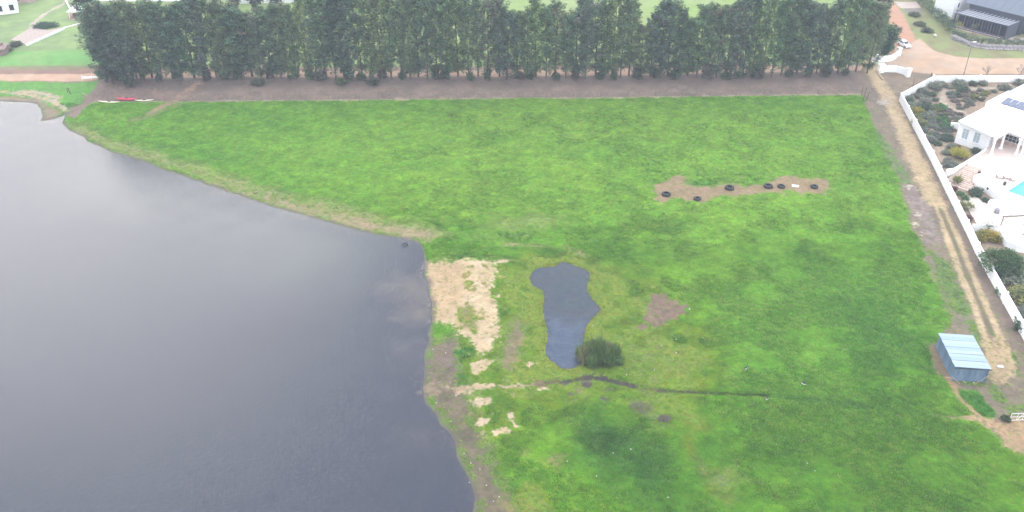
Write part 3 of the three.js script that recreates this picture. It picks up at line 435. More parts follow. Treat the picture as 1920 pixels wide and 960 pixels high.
const TENS = ['', '', 'twenty', 'thirty', 'forty', 'fifty', 'sixty', 'seventy', 'eighty', 'ninety'], TENTH = ['', '', 'twentieth', 'thirtieth', 'fortieth', 'fiftieth', 'sixtieth', 'seventieth', 'eightieth', 'ninetieth'];
const ord = (i) => i < 19 ? ORD[i] : ((i + 1) % 10 ? TENS[(i + 1) / 10 | 0] + '-' + ORD[(i + 1) % 10 - 1] : TENTH[(i + 1) / 10]);
{
  const shapes = [];
  for (let k = 0; k < 8; k++) shapes.push(windbreakShape(100 + k * 17, { h: 24, base: [0.05, 0.12, 0.08, 0.15, 0.06, 0.13, 0.10, 0.04][k], r: 0.26, w: [2.9, 2.4, 3.2, 2.2, 2.7, 3.0, 2.1, 2.8][k], skirt: [9, 3, 8, 2, 11, 6, 1, 12][k], branches: 46, leaves: 42, leaf: 0.5, c: [[0.112, 0.179, 0.095], [0.096, 0.169, 0.095], [0.134, 0.190, 0.105], [0.093, 0.153, 0.089], [0.149, 0.208, 0.092], [0.112, 0.165, 0.105], [0.123, 0.203, 0.103], [0.109, 0.161, 0.089]][k], c2: [[0.186, 0.163, 0.116], [0.139, 0.217, 0.078], [0.186, 0.171, 0.132]][k % 3] }));
  const protos = shapes.map((s) => { const g = new THREE.Group(); part('trunk', s.wood, M.bark, g); part('crown', s.crown, leafMat, g); g.name = 'windbreak_tree'; return g; });
  // base of the row as it runs across the photograph, and how high its ragged top reaches there
  const baseY = [[196, 154], [300, 151], [480, 148.5], [960, 148], [1440, 145], [1600, 140], [1640, 134]], topY = [[190, 10], [230, 4], [330, 2], [400, -6], [455, 6], [470, 20], [540, 8], [600, -14], [760, -18], [900, -12], [940, 6], [960, 14], [985, 8], [1010, -2], [1040, 3], [1065, 20], [1110, 2], [1150, -10], [1180, 6], [1200, 34], [1235, 4], [1265, 8], [1290, 30], [1320, -4], [1340, 18], [1365, -8], [1400, -12], [1440, -8], [1500, -4], [1530, 12], [1560, -6], [1610, -10], [1645, 10]];
  const along = (t, x) => { for (let i = 1; i < t.length; i++) if (x <= t[i][0]) return lerp(t[i - 1][1], t[i][1], (x - t[i - 1][0]) / (t[i][0] - t[i - 1][0])); return t[t.length - 1][1]; };
  seed(2024); const row = []; for (let x = 200; x <= 1640; x += rr(14.5, 21.5)) row.push(x);
  row.forEach((x, i) => {
    const back = i % 2 ? 1 : 0, p = P(x, along(baseY, x) - back * rr(3, 6) + rr(-0.8, 0.8));
    // height of the tree from the level its top reaches above its foot
    const ty = along(topY, x) + rr(-10, 16), dist = Math.hypot(p[0], p[2]); const q = flat(x, ty, 0); const top = EYE * (1 - Math.abs(p[2]) / Math.abs(q[1])); const hgt = Math.min(31, Math.max(15, top - p[1]));
    const wsc = rr(0.8, 1.4) * (x < 480 ? 1.2 : 1.0);
    const tree = copyOf(protos[i % 8 === 0 ? (i / 8 | 0) % 8 : (i * 5 + 3) % 8], p, rr(0, 6.28), [wsc, hgt / 24, wsc], `dark green windbreak tree, ${ord(i)} from the left in the tall row`, 'trees of the windbreak row', 'windbreak_tree'); tree.userData.category = 'tree'; tree.children[1].material = leafTints[(i * 7 + (i / 5 | 0)) % 5];
  });
  // undergrowth at the foot of the row
  const under = [[0.085, 0.12, 0.06], [0.10, 0.14, 0.06], [0.12, 0.12, 0.08]].map((c, k) => shrubShape(700 + k, c, { n: 9 + k * 3, leaves: 34, leaf: 0.34, tall: 1.1 + k * 0.3 }));
  for (let i = 0; i < 34; i++) { const x = 300 + i * 39 + rr(-14, 14); shrub('undergrowth_bush', under[i % 3], `low dark bush at the foot of the windbreak, ${ord(i)} from the left`, 'bush', P(x, along(baseY, x) + rr(-2.5, 1.5)), [rr(1.0, 2.2), rr(1.2, 3.0), rr(0.9, 1.5)], 'bushes under the windbreak', rnd() * 6); }
  // broad leafy trees closing the left end of the row
  const endShape = (s, h, w, c) => windbreakShape(s, { h, base: 0.05, r: 0.3, w, branches: 62, leaves: 46, leaf: 0.55, c, c2: [0.12, 0.14, 0.09] });
  [[188, 116, 24, 3.6, 'spreading dark tree leaning over the lawn at the left end of the windbreak', 31], [212, 157, 21, 3.9, 'broad dark tree with low branches at the waterside end of the windbreak', 32], [243, 164, 13, 3.4, 'low bushy tree in front of the windbreak above the red kayak', 33], [1640, 80, 14, 2.6, 'brownish green tree where the windbreak meets the red road', 34], [1657, 106, 8.5, 2.6, 'short bright tree behind the white entrance wall', 35]].forEach(([x, y, h, w, label, s], i) => {
    const sh = endShape(s, h, w, i === 3 ? [0.13, 0.135, 0.08] : i === 4 ? [0.075, 0.15, 0.065] : [0.078, 0.118, 0.076]), t = thing('leafy_tree', label, 'tree', P(x, y)); part('trunk', sh.wood, M.bark, t); part('crown', sh.crown, leafMat, t);
  });
  // trees far behind the row
  [[410, 20, 15, [0.05, 0.07, 0.05], 'grey green tree behind the left half of the windbreak'], [482, 26, 9, [0.06, 0.1, 0.05], 'round green tree in front of the far white roof'], [520, 22, 8, [0.05, 0.08, 0.05], 'small dark tree beside the far white roof'], [440, 24, 8, [0.15, 0.13, 0.08], 'pale dry tree behind the left half of the windbreak'], [1095, 40, 9, [0.06, 0.1, 0.045], 'lone green bush tree on the far field behind the windbreak'], [1500, 12, 12, [0.055, 0.08, 0.045], 'dark tree on the far field near the red road']].forEach(([x, y, h, c, label], i) => {
    const sh = windbreakShape(60 + i, { h, base: 0.12, r: 0.2, w: h * 0.26, branches: 34, leaves: 36, leaf: 0.5, c, c2: c }), t = thing('field_tree', label, 'tree', P(x, y)); part('trunk', sh.wood, M.bark, t); part('crown', sh.crown, leafMat, t);
  });
}
// shrubs: stems and a loose leafy mass, about 1 m in radius
function shrubShape(s, c, { n = 14, leaves = 46, leaf = 0.2, tall = 1, spiky = 0, c2 = c } = {}) {
  seed(s); const T = newT(), wood = [];
  for (let i = 0; i < n; i++) {
    const a = i * 2.4 + rr(-0.4, 0.4), r = Math.sqrt((i + 0.3) / n) * 0.82, h = tall * (1 - r * r * 0.55) * rr(0.7, 1.1), e = [Math.cos(a) * r, h * 0.8, Math.sin(a) * r];
    wood.push(bar([Math.cos(a) * r * 0.25, -0.12, Math.sin(a) * r * 0.25], e, 0.03, 0.012, 4));
    if (spiky) { for (let k = 0; k < spiky; k++) { const b = rnd() * 6.283, u = rr(0.2, 1.2), L = rr(0.4, 0.8); const w = 0.035; const d = [Math.cos(b) * L, u * L, Math.sin(b) * L], cc = rnd() < 0.5 ? c : c2; T.p.push(e[0] - w, e[1] * 0.7, e[2] + w, e[0] + w, e[1] * 0.7, e[2] - w, e[0] + d[0], e[1] * 0.7 + d[1], e[2] + d[2]); const l = Math.hypot(d[0], d[1] + 0.5, d[2]); for (let q = 0; q < 3; q++) { T.n.push(d[0] / l, (d[1] + 0.5) / l, d[2] / l); T.c.push(...cc.map(v => v * rr(0.85, 1.15))); } } }
    else clump(T, [e[0], e[1] * 0.95, e[2]], [0.36, 0.30 * tall, 0.36], leaves, leaf, rnd() < 0.25 ? c2 : c, 0.25);
    if (!spiky && r > 0.4) clump(T, [e[0] * 1.05, e[1] * 0.4, e[2] * 1.05], [0.3, 0.28 * tall, 0.3], leaves * 0.6 | 0, leaf, c, 0.25);
  }
  return { crown: leafMesh(T), wood: join(wood) };
}
function shrub(name, sh, label, category, pos, size, group, turn = 0) { const t = thing(name, label, category, pos, turn, group); t.scale.set(...(Array.isArray(size) ? size : [size, size, size])); part('stem', sh.wood, M.greyBark, t); part('foliage', sh.crown, leafMat, t); return t; }
// ---------------------------------------------------------------- builders for walls and openings
function uvBox(g, s = 3) { // lay the wear texture in metres
  const o = g.index ? g.toNonIndexed() : g; o.computeVertexNormals(); const p = o.attributes.position, n = o.attributes.normal, u = [];
  for (let i = 0; i < p.count; i++) { const ax = Math.abs(n.getX(i)), ay = Math.abs(n.getY(i)), az = Math.abs(n.getZ(i)); u.push(...(ay > ax && ay > az ? [p.getX(i) / s, p.getZ(i) / s] : ax > az ? [p.getZ(i) / s, p.getY(i) / s] : [p.getX(i) / s, p.getY(i) / s])); }
  o.setAttribute('uv', new THREE.Float32BufferAttribute(u, 2)); return o;
}
const solid = (name, geo, m, parent) => part(name, uvBox(geo), m, parent);
function wallFace(len, h, th, holes) { // wall in the x-y plane from 0 to len, thickness towards -z, holes [x0, x1, y0, y1]
  const s = new THREE.Shape(); s.moveTo(0, 0); s.lineTo(len, 0); s.lineTo(len, h); s.lineTo(0, h); s.closePath();
  for (const [a, b, c, d] of holes) { const q = new THREE.Path(); q.moveTo(a, c); q.lineTo(a, d); q.lineTo(b, d); q.lineTo(b, c); q.closePath(); s.holes.push(q); }
  return new THREE.ExtrudeGeometry(s, { depth: th, bevelEnabled: false }).translate(0, 0, -th);
}
function windowIn(parent, name, x0, x1, y0, y1, place, cols, rowsY, frameMat, pane = M.glass) { // frame and panes set back in an opening; place moves local x-y-z onto the wall
  const w = new THREE.Group(); w.name = name; parent.add(w); place(w); const t = 0.07;
  part('frame', join([box(x1 - x0, t, 0.08, (x0 + x1) / 2, y0 + t / 2, -0.12), box(x1 - x0, t, 0.08, (x0 + x1) / 2, y1 - t / 2, -0.12), ...Array.from({ length: cols + 1 }, (_, i) => box(t, y1 - y0 - 2 * t, 0.08, lerp(x0 + t / 2, x1 - t / 2, i / cols), (y0 + y1) / 2, -0.12)), ...rowsY.map(y => box(x1 - x0 - 2 * t, t * 0.8, 0.07, (x0 + x1) / 2, y, -0.12))]), frameMat, w);
  const ys = [y0, ...rowsY, y1]; for (let i = 0; i < cols; i++) for (let j = 0; j + 1 < ys.length; j++) part('pane', box((x1 - x0) / cols - t, ys[j + 1] - ys[j] - t, 0.02, x0 + (i + 0.5) * (x1 - x0) / cols, (ys[j] + ys[j + 1]) / 2, -0.13), pane, w);
  return w;
}
function wallRun(name, label, pts, h, th, { bay = 9.5, pillar = 0.45, proud = 0.22, group, y } = {}) { // pts [x, z]: panels between pillars, each with its coping
  const t = thing(name, label, 'wall', [pts[0][0], 0, pts[0][1]], 0, group), [ox, oz] = pts[0];
  const post = (x, z, a) => { const gy = y ?? height(x, z), b = solid('pillar', rbox(pillar, h + 0.5, pillar, 0, (h + 0.5) / 2 - 0.3, 0, 0.03), M.white, t); b.position.set(x - ox, gy + proud, z - oz); b.rotation.y = a; };
  pts.forEach((p, i) => {
    if (i + 1 === pts.length) return; const q = pts[i + 1], dx = q[0] - p[0], dz = q[1] - p[1], L = Math.hypot(dx, dz), n = Math.max(1, Math.round(L / bay)), a = Math.atan2(-dz, dx);
    if (pillar && i === 0) post(p[0], p[1], a);
    for (let k = 0; k < n; k++) {
      const l = L / n, mx = p[0] + dx * (k + 0.5) / n, mz = p[1] + dz * (k + 0.5) / n, gy = y ?? Math.min(height(p[0] + dx * k / n, p[1] + dz * k / n), height(p[0] + dx * (k + 1) / n, p[1] + dz * (k + 1) / n));
      const gap = pillar ? pillar - 0.04 : -0.001, w = solid('wall_panel', box(l - gap, h + 0.4, th, 0, h / 2 - 0.2, 0), M.white, t); w.position.set(mx - ox, gy, mz - oz); w.rotation.y = a;
      const c = solid('coping', rbox(l - gap - 0.006, 0.09, th + 0.1, 0, h + 0.045, 0, 0.02), M.whiteClean, t); c.position.copy(w.position); c.rotation.y = a;
      if (pillar) post(p[0] + dx * (k + 1) / n, p[1] + dz * (k + 1) / n, a);
    }
  });
  return t;
}
const xz = (px, py, H = 0) => { const p = P(px, py, H); return [p[0], p[2]]; };

// ---------------------------------------------------------------- walled property on the right
wallRun('boundary_wall', 'long white boundary wall running beside the dirt track', [[1687, 190], [1745, 300], [1810, 432], [1830, 475], [1912, 622], [1992, 770]].map(p => xz(...p)), 2.3, 0.26);
wallRun('boundary_wall', 'short angled white boundary wall at the garden corner below the street', [[1688.5, 188], [1747, 155]].map(p => xz(...p)), 2.2, 0.26, { pillar: 0 });
wallRun('boundary_wall', 'white boundary wall along the gravel street behind the garden', [[1748, 154.8], [2010, 153]].map(p => xz(...p)), 2.0, 0.26, { bay: 14 });
{
  const A = [115, -215.6], turn = 0.6984;
  const loc = (x, z) => [A[0] + x * 0.766 + z * 0.643, A[1] - x * 0.643 + z * 0.766];
  const gy = height(...A);
  const house = thing('white_house', 'white house with flat roof, columned porch and solar panels inside the walled garden', 'house', [A[0], gy, A[1]], turn);
  // outer walls
  const faceX = solid('wall', wallFace(8, 6.2, 0.3, [[1.3, 2.9, 2.1, 4.9], [4.3, 5.9, 2.1, 4.9]]).translate(0, -0.4, 0), M.white, house); faceX.rotation.y = -Math.PI / 2; // window face, looking down the garden
  for (const [a, b] of [[1.3, 2.9], [4.3, 5.9]]) { const w = windowIn(house, 'window', a, b, 1.7, 4.5, (g) => { g.rotation.y = -Math.PI / 2; }, 2, [3.8], M.whiteClean, M.paleGlass); solid('sill', rbox(1.8, 0.1, 0.22, (a + b) / 2, 1.64, 0.08), M.whiteClean, w); }
  const faceZ = solid('wall', wallFace(5.68, 6.2, 0.3, [[0.9, 3.1, 1.75, 4.3]]).translate(0.3, -0.4, 8), M.white, house);
  { const d = windowIn(house, 'french_door', 1.2, 3.4, 1.34, 3.9, (g) => { g.position.z = 8; }, 4, [2.2, 3.2], M.whiteClean, M.paleGlass); part('handle', box(0.05, 0.2, 0.06, 2.36, 2.3, -0.05), M.steel, d); }
  const faceP = solid('wall', wallFace(8, 6.2, 0.3, [[1.4, 5.4, 2.7, 4.5]]).translate(0, -0.4, 0), M.white, house); faceP.rotation.y = -Math.PI / 2; faceP.position.set(6, 0, 8);
  windowIn(house, 'window', 1.4, 5.4, 2.3, 4.1, (g) => { g.rotation.y = -Math.PI / 2; g.position.set(6, 0, 8); }, 4, [3.2], M.whiteClean);
  solid('dado', box(0.05, 1.0, 7.8, 5.97, 1.8, 12), M.paving, house);
  solid('wall', box(33.99, 6.2, 0.3, 23.3, 2.7, 15.85), M.white, house); solid('wall', box(39.7, 6.2, 0.3, 20.15, 2.7, 0.15), M.white, house); solid('wall', box(0.3, 6.2, 15.39, 40.15, 2.7, 8), M.white, house);
  solid('roof', prism([[-0.35, -0.35], [-3.1, 11.1], [3.1, 11.1], [2.3, 16.4], [40.6, 16.4], [40.6, -0.35]], 5.805, 6.1), M.roofWhite, house);
  const tier = solid('roof', prism([[9, 2], [9, 13], [40, 13], [40, 2]], 6.1, 6.42), M.roofWhite, house); solid('vent', rbox(0.7, 0.5, 0.7, 14, 6.6, 10), M.white, tier);
  solid('parapet', box(12.5, 1.5, 0.35, 19.8, 6.85, -0.12), M.white, house); solid('parapet', box(0.35, 1.5, 2.2, 13.73, 6.85, 1.16), M.white, house); solid('parapet', box(0.35, 1.5, 2.2, 25.87, 6.85, 1.16), M.white, house);
  solid('parapet', box(14, 1.0, 0.35, 33.2, 6.6, -0.12), M.white, house); solid('chimney', rbox(1.1, 2.2, 0.9, 30, 7.4, 6), M.white, house);
  for (const [x, z] of [[-2.6, 10.6], [2.7, 10.5], [2.2, 14.6], [2.2, 15.8]]) { const c = solid('column', new THREE.CylinderGeometry(0.24, 0.32, 3.7, 12).translate(0, 3.45, 0), M.white, house); c.position.set(x, 0, z); solid('base', box(0.85, 0.3, 0.85, 0, 1.45, 0), M.white, c); solid('capital', box(0.75, 0.25, 0.75, 0, 5.43, 0), M.white, c); }
  solid('beam', box(0.4, 0.26, 2.3, -1.4, 5.66, 9.4), M.white, house);
  const rack = new THREE.Group(); rack.name = 'solar_array'; house.add(rack); rack.position.set(20, 6.95, 1.6); rack.rotation.z = 0.2;
  solid('rack', join([box(0.08, 0.06, 10.6, -1.2, -0.1, 5), box(0.08, 0.06, 10.6, 1.2, -0.1, 5)]), M.steel, rack);
  const cell = new THREE.MeshPhysicalMaterial({ color: col(0.055, 0.07, 0.13), roughness: 0.18, clearcoat: 0.6 });
  for (let i = 0; i < 6; i++) { part('solar_panel', rbox(3.7, 0.06, 1.6, 0, 0, 0.8 + i * 1.74), cell, rack); }
  // terrace: raised paved platform with the pool let into it
  const terrace = (name, g, m) => { const o = struct(name, uvBox(g, 2.5), m); o.position.set(A[0], gy, A[1]); o.rotation.y = turn; return o; };
  const sh = new THREE.Shape(); [[-12.5, 9.2], [-0.06, 8.03], [5.96, 8.03], [5.96, 16.02], [30, 16.05], [30, 44], [-22.9, 44], [-22.3, 21.7], [-18.6, 14.3], [-12.5, 14.3]].forEach(([x, z], i) => i ? sh.lineTo(x, -z) : sh.moveTo(x, -z)); sh.closePath();
  const hole = new THREE.Path(); [[-19, 22.4], [-19, 36], [-9, 36], [-9, 22.4]].forEach(([x, z], i) => i ? hole.lineTo(x, -z) : hole.moveTo(x, -z)); hole.closePath(); sh.holes.push(hole);
  terrace('terrace_paving', new THREE.ExtrudeGeometry(sh, { depth: 1.6, bevelEnabled: false }).rotateX(-Math.PI / 2).translate(0, -0.3, 0), mat([0.56, 0.46, 0.41], 0.9, { map: wearA }));
  const steps = thing('terrace_steps', 'broad pink brick steps going down from the terrace to the garden wall', 'steps', [A[0], gy, A[1]], turn);
  const tread = [mat([0.50, 0.39, 0.33], 0.9, { map: wearB }), mat([0.54, 0.42, 0.35], 0.9, { map: wearB }), mat([0.46, 0.35, 0.29], 0.9, { map: wearB })];
  for (let i = 0; i < 13; i++) { const x = -12.5 - i * 0.84, top = 1.3 - (i + 1) * 0.094, z1 = x > -18.7 ? 14.08 : Math.min(17.4, 14.0 + (-18.7 - x) * 1.7); solid('step', rbox(0.836, top + 0.3, z1 - 9.4, x - 0.42, (top - 0.3) / 2, (z1 + 9.4) / 2, 0.02), tread[i % 3], steps); }
  const pool = thing('swimming_pool', 'turquoise swimming pool with white coping on the terrace', 'pool', [A[0], gy, A[1]], turn);
  const tileM = mat([0.14, 0.50, 0.50], 0.4); solid('basin', join([box(9.9, 0.1, 13.5, -14, 0.0, 29.2), box(0.1, 1.2, 13.5, -18.9, 0.65, 29.2), box(0.1, 1.2, 13.5, -9.1, 0.65, 29.2), box(9.7, 1.2, 0.1, -14, 0.65, 22.5)]), tileM, pool);
  part('water', new THREE.PlaneGeometry(9.7, 13.3, 1, 1).rotateX(-Math.PI / 2).translate(-14, 1.12, 29.25), new THREE.MeshPhysicalMaterial({ color: col(0.13, 0.52, 0.52), roughness: 0.06, ior: 1.33, transparent: true, opacity: 0.55 }), pool);
  solid('coping', join([box(1.1, 0.07, 16, -19.56, 1.337, 30), box(0.9, 0.07, 16, -8.54, 1.337, 30), box(10, 0.07, 1.0, -14, 1.337, 21.94)]), M.whiteClean, pool);
  const edge = (name, label, pts, h, th, y0 = 0) => wallRun(name, label, pts.map(p => loc(...p)), h, th, { pillar: 0, y: gy + y0, bay: 6 });
  edge('planter_wall', 'stepped white planter wall beside the brick steps', [[-1.2, 8.6], [-5.3, 8.9], [-13.6, 9.1], [-18.2, 9.1], [-20.2, 8.2]], 1.8, 0.34);
  edge('retaining_wall', 'white retaining wall dropping from the pool terrace to the shrubs', [[-12.5, 14.3], [-18.7, 14.3], [-22.5, 21.8], [-23.1, 44]], 1.62, 0.42);
  edge('retaining_wall', 'low thick white wall below the pool beside the courtyard', [[-26.2, 21.8], [-26.2, 44]], 1.15, 1.5);
  edge('garden_wall', 'short white garden wall jutting from the back of the house', [[7.5, -5.2], [10.4, -0.4]], 1.7, 0.8);
  const gut = terrace('overflow_channel', box(1.6, 0.5, 22, -24.1, 0.35, 33), M.whiteClean); terrace('channel_water', box(0.7, 0.02, 21.6, -24.0, 0.615, 33), new THREE.MeshPhysicalMaterial({ color: col(0.25, 0.5, 0.66), roughness: 0.08, ior: 1.33 }));
  struct('courtyard_paving', uvBox(prism([[1803, 372], [1824, 366], [1852, 384], [1940, 420], [1940, 474], [1886, 452], [1871, 433], [1838, 431], [1822, 405]].map(p => xz(...p)), gy - 0.3, gy + 0.06), 2.5), M.palePaving);
  wallRun('yard_wall', 'white wall across the foot of the courtyard behind the small palm', [[1820, 433], [1871, 435]].map(p => xz(...p)), 1.6, 0.3, { pillar: 0 });
  wallRun('yard_wall', 'curved white wall below the courtyard gate', [[1873, 440], [1877, 452], [1886, 464], [1902, 471], [1945, 479]].map(p => xz(...p)), 1.5, 0.35, { pillar: 0, bay: 3 });
  { const p = P(1876, 424), t = thing('timber_gate_frame', 'dark timber gate frame standing over the courtyard entrance', 'gate', p, 0.1); solid('post', bar([0, -0.1, 0], [0, 2.3, 0], 0.09), M.wood, t); solid('post', bar([5.4, -0.1, 0], [5.4, 2.3, 0], 0.09), M.wood, t); solid('beam', box(5.8, 0.18, 0.2, 2.7, 2.39, 0), M.wood, t); solid('brace', bar([0.1, 1.4, 0], [1.0, 2.3, 0], 0.05), M.wood, t); }
  { const p = P(1914, 440), t = thing('pump_box', 'white plastered box with two dark openings in the courtyard corner', 'utility box', p, 0.3); solid('body', rbox(3, 1.3, 2, 0, 0.6, 0, 0.1), M.white, t); for (const s of [-0.6, 0.6]) part('vent', new THREE.CylinderGeometry(0.2, 0.2, 0.06, 12).rotateX(Math.PI / 2).translate(s, 0.8, 1.0), M.dark, t); }
  { const p = P(1868, 400), t = thing('garden_barrel', 'grey ribbed water barrel standing on the courtyard paving', 'barrel', p); const pr = [[0, 0], [0.42, 0], [0.5, 0.2], [0.53, 0.55], [0.5, 0.95], [0.44, 1.15], [0.36, 1.2], [0.34, 1.12], [0, 1.12]].map(([x, y]) => new THREE.Vector2(x, y)); part('body', new THREE.LatheGeometry(pr, 18), mat([0.22, 0.22, 0.24], 0.7), t); for (const y of [0.3, 0.8]) part('hoop', new THREE.TorusGeometry(0.525, 0.025, 6, 20).rotateX(Math.PI / 2).translate(0, y, 0), M.steel, t); }
  { const q = loc(-22.55, 19.3); const t = thing('wall_lamp', 'round black lamp on the white retaining wall', 'lamp', [q[0], gy + 1.68, q[1]]); part('globe', new THREE.SphereGeometry(0.26, 12, 8).translate(0, 0.36, 0), M.dark, t); part('base', new THREE.CylinderGeometry(0.1, 0.16, 0.2, 10).translate(0, 0.1, 0), M.dark, t); }
  // poolside furniture
  const lounger = (px, py, turnL, label) => { const p = flat(px, py, gy + 1.3), t = thing('sun_lounger', label, 'sun lounger', [p[0], gy + 1.3, p[1]], turnL, 'poolside loungers'); solid('frame', rbox(1.7, 0.1, 0.6, 0, 0.3, 0), M.palePaving, t); const b = solid('backrest', rbox(0.6, 0.08, 0.6, 0, 0, 0), M.wood, t); b.position.set(-0.7, 0.52, 0); b.rotation.z = -0.6; for (const [x, z] of [[-0.8, 0.26], [0.8, 0.26], [-0.8, -0.26], [0.8, -0.26]]) solid('leg', box(0.06, 0.26, 0.06, x, 0.13, z), M.wood, t); };
  lounger(1874, 334, -0.3, 'dark sun lounger on the terrace farthest from the pool'); lounger(1887, 335, -0.1, 'pale sun lounger in the middle of the poolside terrace'); lounger(1900, 339, -0.2, 'sun lounger on the terrace beside the pool corner');
  for (const [px, py, label] of [[1835, 327, 'dark flower pot on the parapet above the brick steps'], [1883, 347, 'small dark pot on the terrace near the pool corner']]) { const p = flat(px, py, gy + 1.3), t = thing('flower_pot', label, 'pot', [p[0], gy + 1.3, p[1]]); part('pot', new THREE.LatheGeometry([[0, 0], [0.22, 0], [0.34, 0.5], [0.38, 0.5], [0.38, 0.58], [0.3, 0.58], [0.28, 0.5], [0, 0.48]].map(q => new THREE.Vector2(...q)), 14), M.charcoal, t); seed(px); const T = newT(); clump(T, [0, 0.75, 0], [0.32, 0.3, 0.32], 70, 0.16, [0.05, 0.09, 0.04]); part('plant', leafMesh(T), leafMat, t); }
  // garden plants
  const S = { grey: shrubShape(201, [0.20, 0.225, 0.16], { c2: [0.24, 0.24, 0.19] }), grey2: shrubShape(202, [0.17, 0.19, 0.145], { tall: 0.8, c2: [0.21, 0.2, 0.165] }), olive: shrubShape(203, [0.19, 0.22, 0.08], { c2: [0.25, 0.24, 0.08] }), dark: shrubShape(204, [0.075, 0.115, 0.06], { c2: [0.09, 0.135, 0.075] }), heath: shrubShape(205, [0.21, 0.17, 0.145], { tall: 0.7, c2: [0.17, 0.16, 0.12] }), green: shrubShape(206, [0.08, 0.19, 0.06], { c2: [0.1, 0.21, 0.07], tall: 0.85 }), yellow: shrubShape(207, [0.42, 0.36, 0.05], { spiky: 26, n: 20, c2: [0.30, 0.32, 0.07] }), gold: shrubShape(208, [0.30, 0.23, 0.025], { c2: [0.16, 0.17, 0.03] }), succulent: shrubShape(209, [0.17, 0.22, 0.05], { spiky: 22, n: 14, c2: [0.22, 0.22, 0.06] }), red: shrubShape(210, [0.20, 0.09, 0.08], { c2: [0.12, 0.10, 0.07] }) };
  const put = (name, kind, px, py, size, label, cat = 'shrub', group) => shrub(name, S[kind], label, cat, P(px, py), size, group, (px * 7 + py) % 6);
  [[1763.5, 204, 2.0, 'round bright green bush beside the upper bend of the garden path'], [1765.5, 228, 1.9, 'bright green bush, upper of a touching pair in the garden'], [1774, 239, 2.0, 'bright green bush, lower of a touching pair in the garden'], [1804, 171, 2.1, 'dark round bush beside the top of the garden path']].forEach(([x, y, s, l], i) => put('garden_bush', i === 3 ? 'dark' : 'green', x, y, [s, s * 0.8, s], l));
  put('yellow_succulent', 'yellow', 1797, 296, [2.3, 2.3, 2.3], 'large yellow green spiky succulent below the house windows', 'succulent'); put('garden_bush', 'gold', 1722, 215, [2.4, 1.8, 2.4], 'golden olive bush against the inside of the boundary wall'); put('garden_bush', 'red', 1793, 279, [1.3, 1.0, 1.3], 'reddish bush above the yellow succulent'); put('garden_bush', 'dark', 1829, 287, [1.3, 1.5, 1.3], 'dark blue green bush behind the stepped planter wall'); put('garden_bush', 'grey2', 1783, 313, [2.2, 1.5, 2.2], 'grey bush inside the bend of the planter wall'); put('garden_bush', 'dark', 1775, 262, [2.0, 1.5, 2.0], 'dark bush beside the sandy path to the house corner');
  put('succulent', 'succulent', 1793, 344, [1.9, 1.9, 1.4], 'yellow green succulent against the wall at the foot of the steps', 'succulent'); put('succulent', 'green', 1800, 366, [0.9, 1.2, 0.9], 'small upright green plant near the wall', 'plant'); put('succulent', 'green', 1809, 374, [1.0, 1.2, 1.0], 'small leafy plant on the courtyard edge', 'plant'); put('succulent', 'succulent', 1813, 392, [1.8, 1.8, 1.8], 'spiky pale green succulent in the courtyard bed', 'succulent'); put('garden_bush', 'red', 1789, 357, [0.9, 1.0, 0.9], 'pink flowering bush beside the wall'); put('garden_bush', 'red', 1815, 411, [1.0, 0.9, 1.3], 'dark red bush in the lower courtyard bed');
  put('garden_bush', 'dark', 1829, 365, [2.4, 1.7, 1.6], 'clipped dark green bush at the foot of the white retaining wall'); put('garden_bush', 'dark', 1847, 377, [1.2, 0.8, 0.9], 'small dark bush between the two white walls');
  put('garden_bush', 'gold', 1851, 450, [2.6, 2.1, 2.4], 'golden yellow bush beside the dark green tree'); put('garden_bush', 'dark', 1888, 520, [3.4, 2.8, 3.0], 'second dark leafy mass right of the tree overhanging the wall'); put('garden_bush', 'green', 1895, 486, [2.6, 1.6, 2.2], 'light green bush below the curved wall'); put('garden_bush', 'olive', 1910, 560, [3.0, 2.4, 3.0], 'olive green bush inside the wall below the dark tree'); put('garden_bush', 'grey', 1897, 532, [2.6, 1.9, 2.6], 'grey leafless looking bush below the dark tree'); put('garden_bush', 'dark', 1922, 618, [2.4, 2.2, 2.4], 'dark bush at the frame edge where the wall ends'); put('garden_bush', 'green', 1883, 553, [1.8, 1.2, 1.8], 'low bright bush between the wall and the olive bush'); put('garden_bush', 'grey2', 1918, 590, [2.2, 1.5, 2.2], 'grey spiky bush beside the dark bush at the wall end');
  { seed(77); const T = newT(), wd = [bar([0, -0.1, 0], [0.1, 1.5, 0], 0.16, 0.12), bar([0.1, 1.5, 0], [1.2, 3, 0.4], 0.1, 0.05), bar([0.1, 1.5, 0], [-1.2, 2.9, -0.3], 0.1, 0.05), bar([0.1, 1.4, 0], [0.2, 3.2, 1.2], 0.1, 0.05)]; for (let i = 0; i < 46; i++) { const a = i * 2.4, r = Math.sqrt(i / 46) * 3.5, y = 1.3 + 2.6 * (1 - (r / 3.7) ** 2) * rr(0.55, 1.05); clump(T, [Math.cos(a) * r, y, Math.sin(a) * r * 0.9], [0.95, 0.75, 0.95], 95, 0.3, i % 5 ? [0.062, 0.115, 0.04] : [0.085, 0.15, 0.05], 0.3); } const t = thing('garden_tree', 'dense dark green tree overhanging the white boundary wall', 'tree', P(1872, 510)); t.scale.setScalar(1.2); part('trunk', join(wd), M.bark, t); part('crown', leafMesh(T), leafMat, t); }
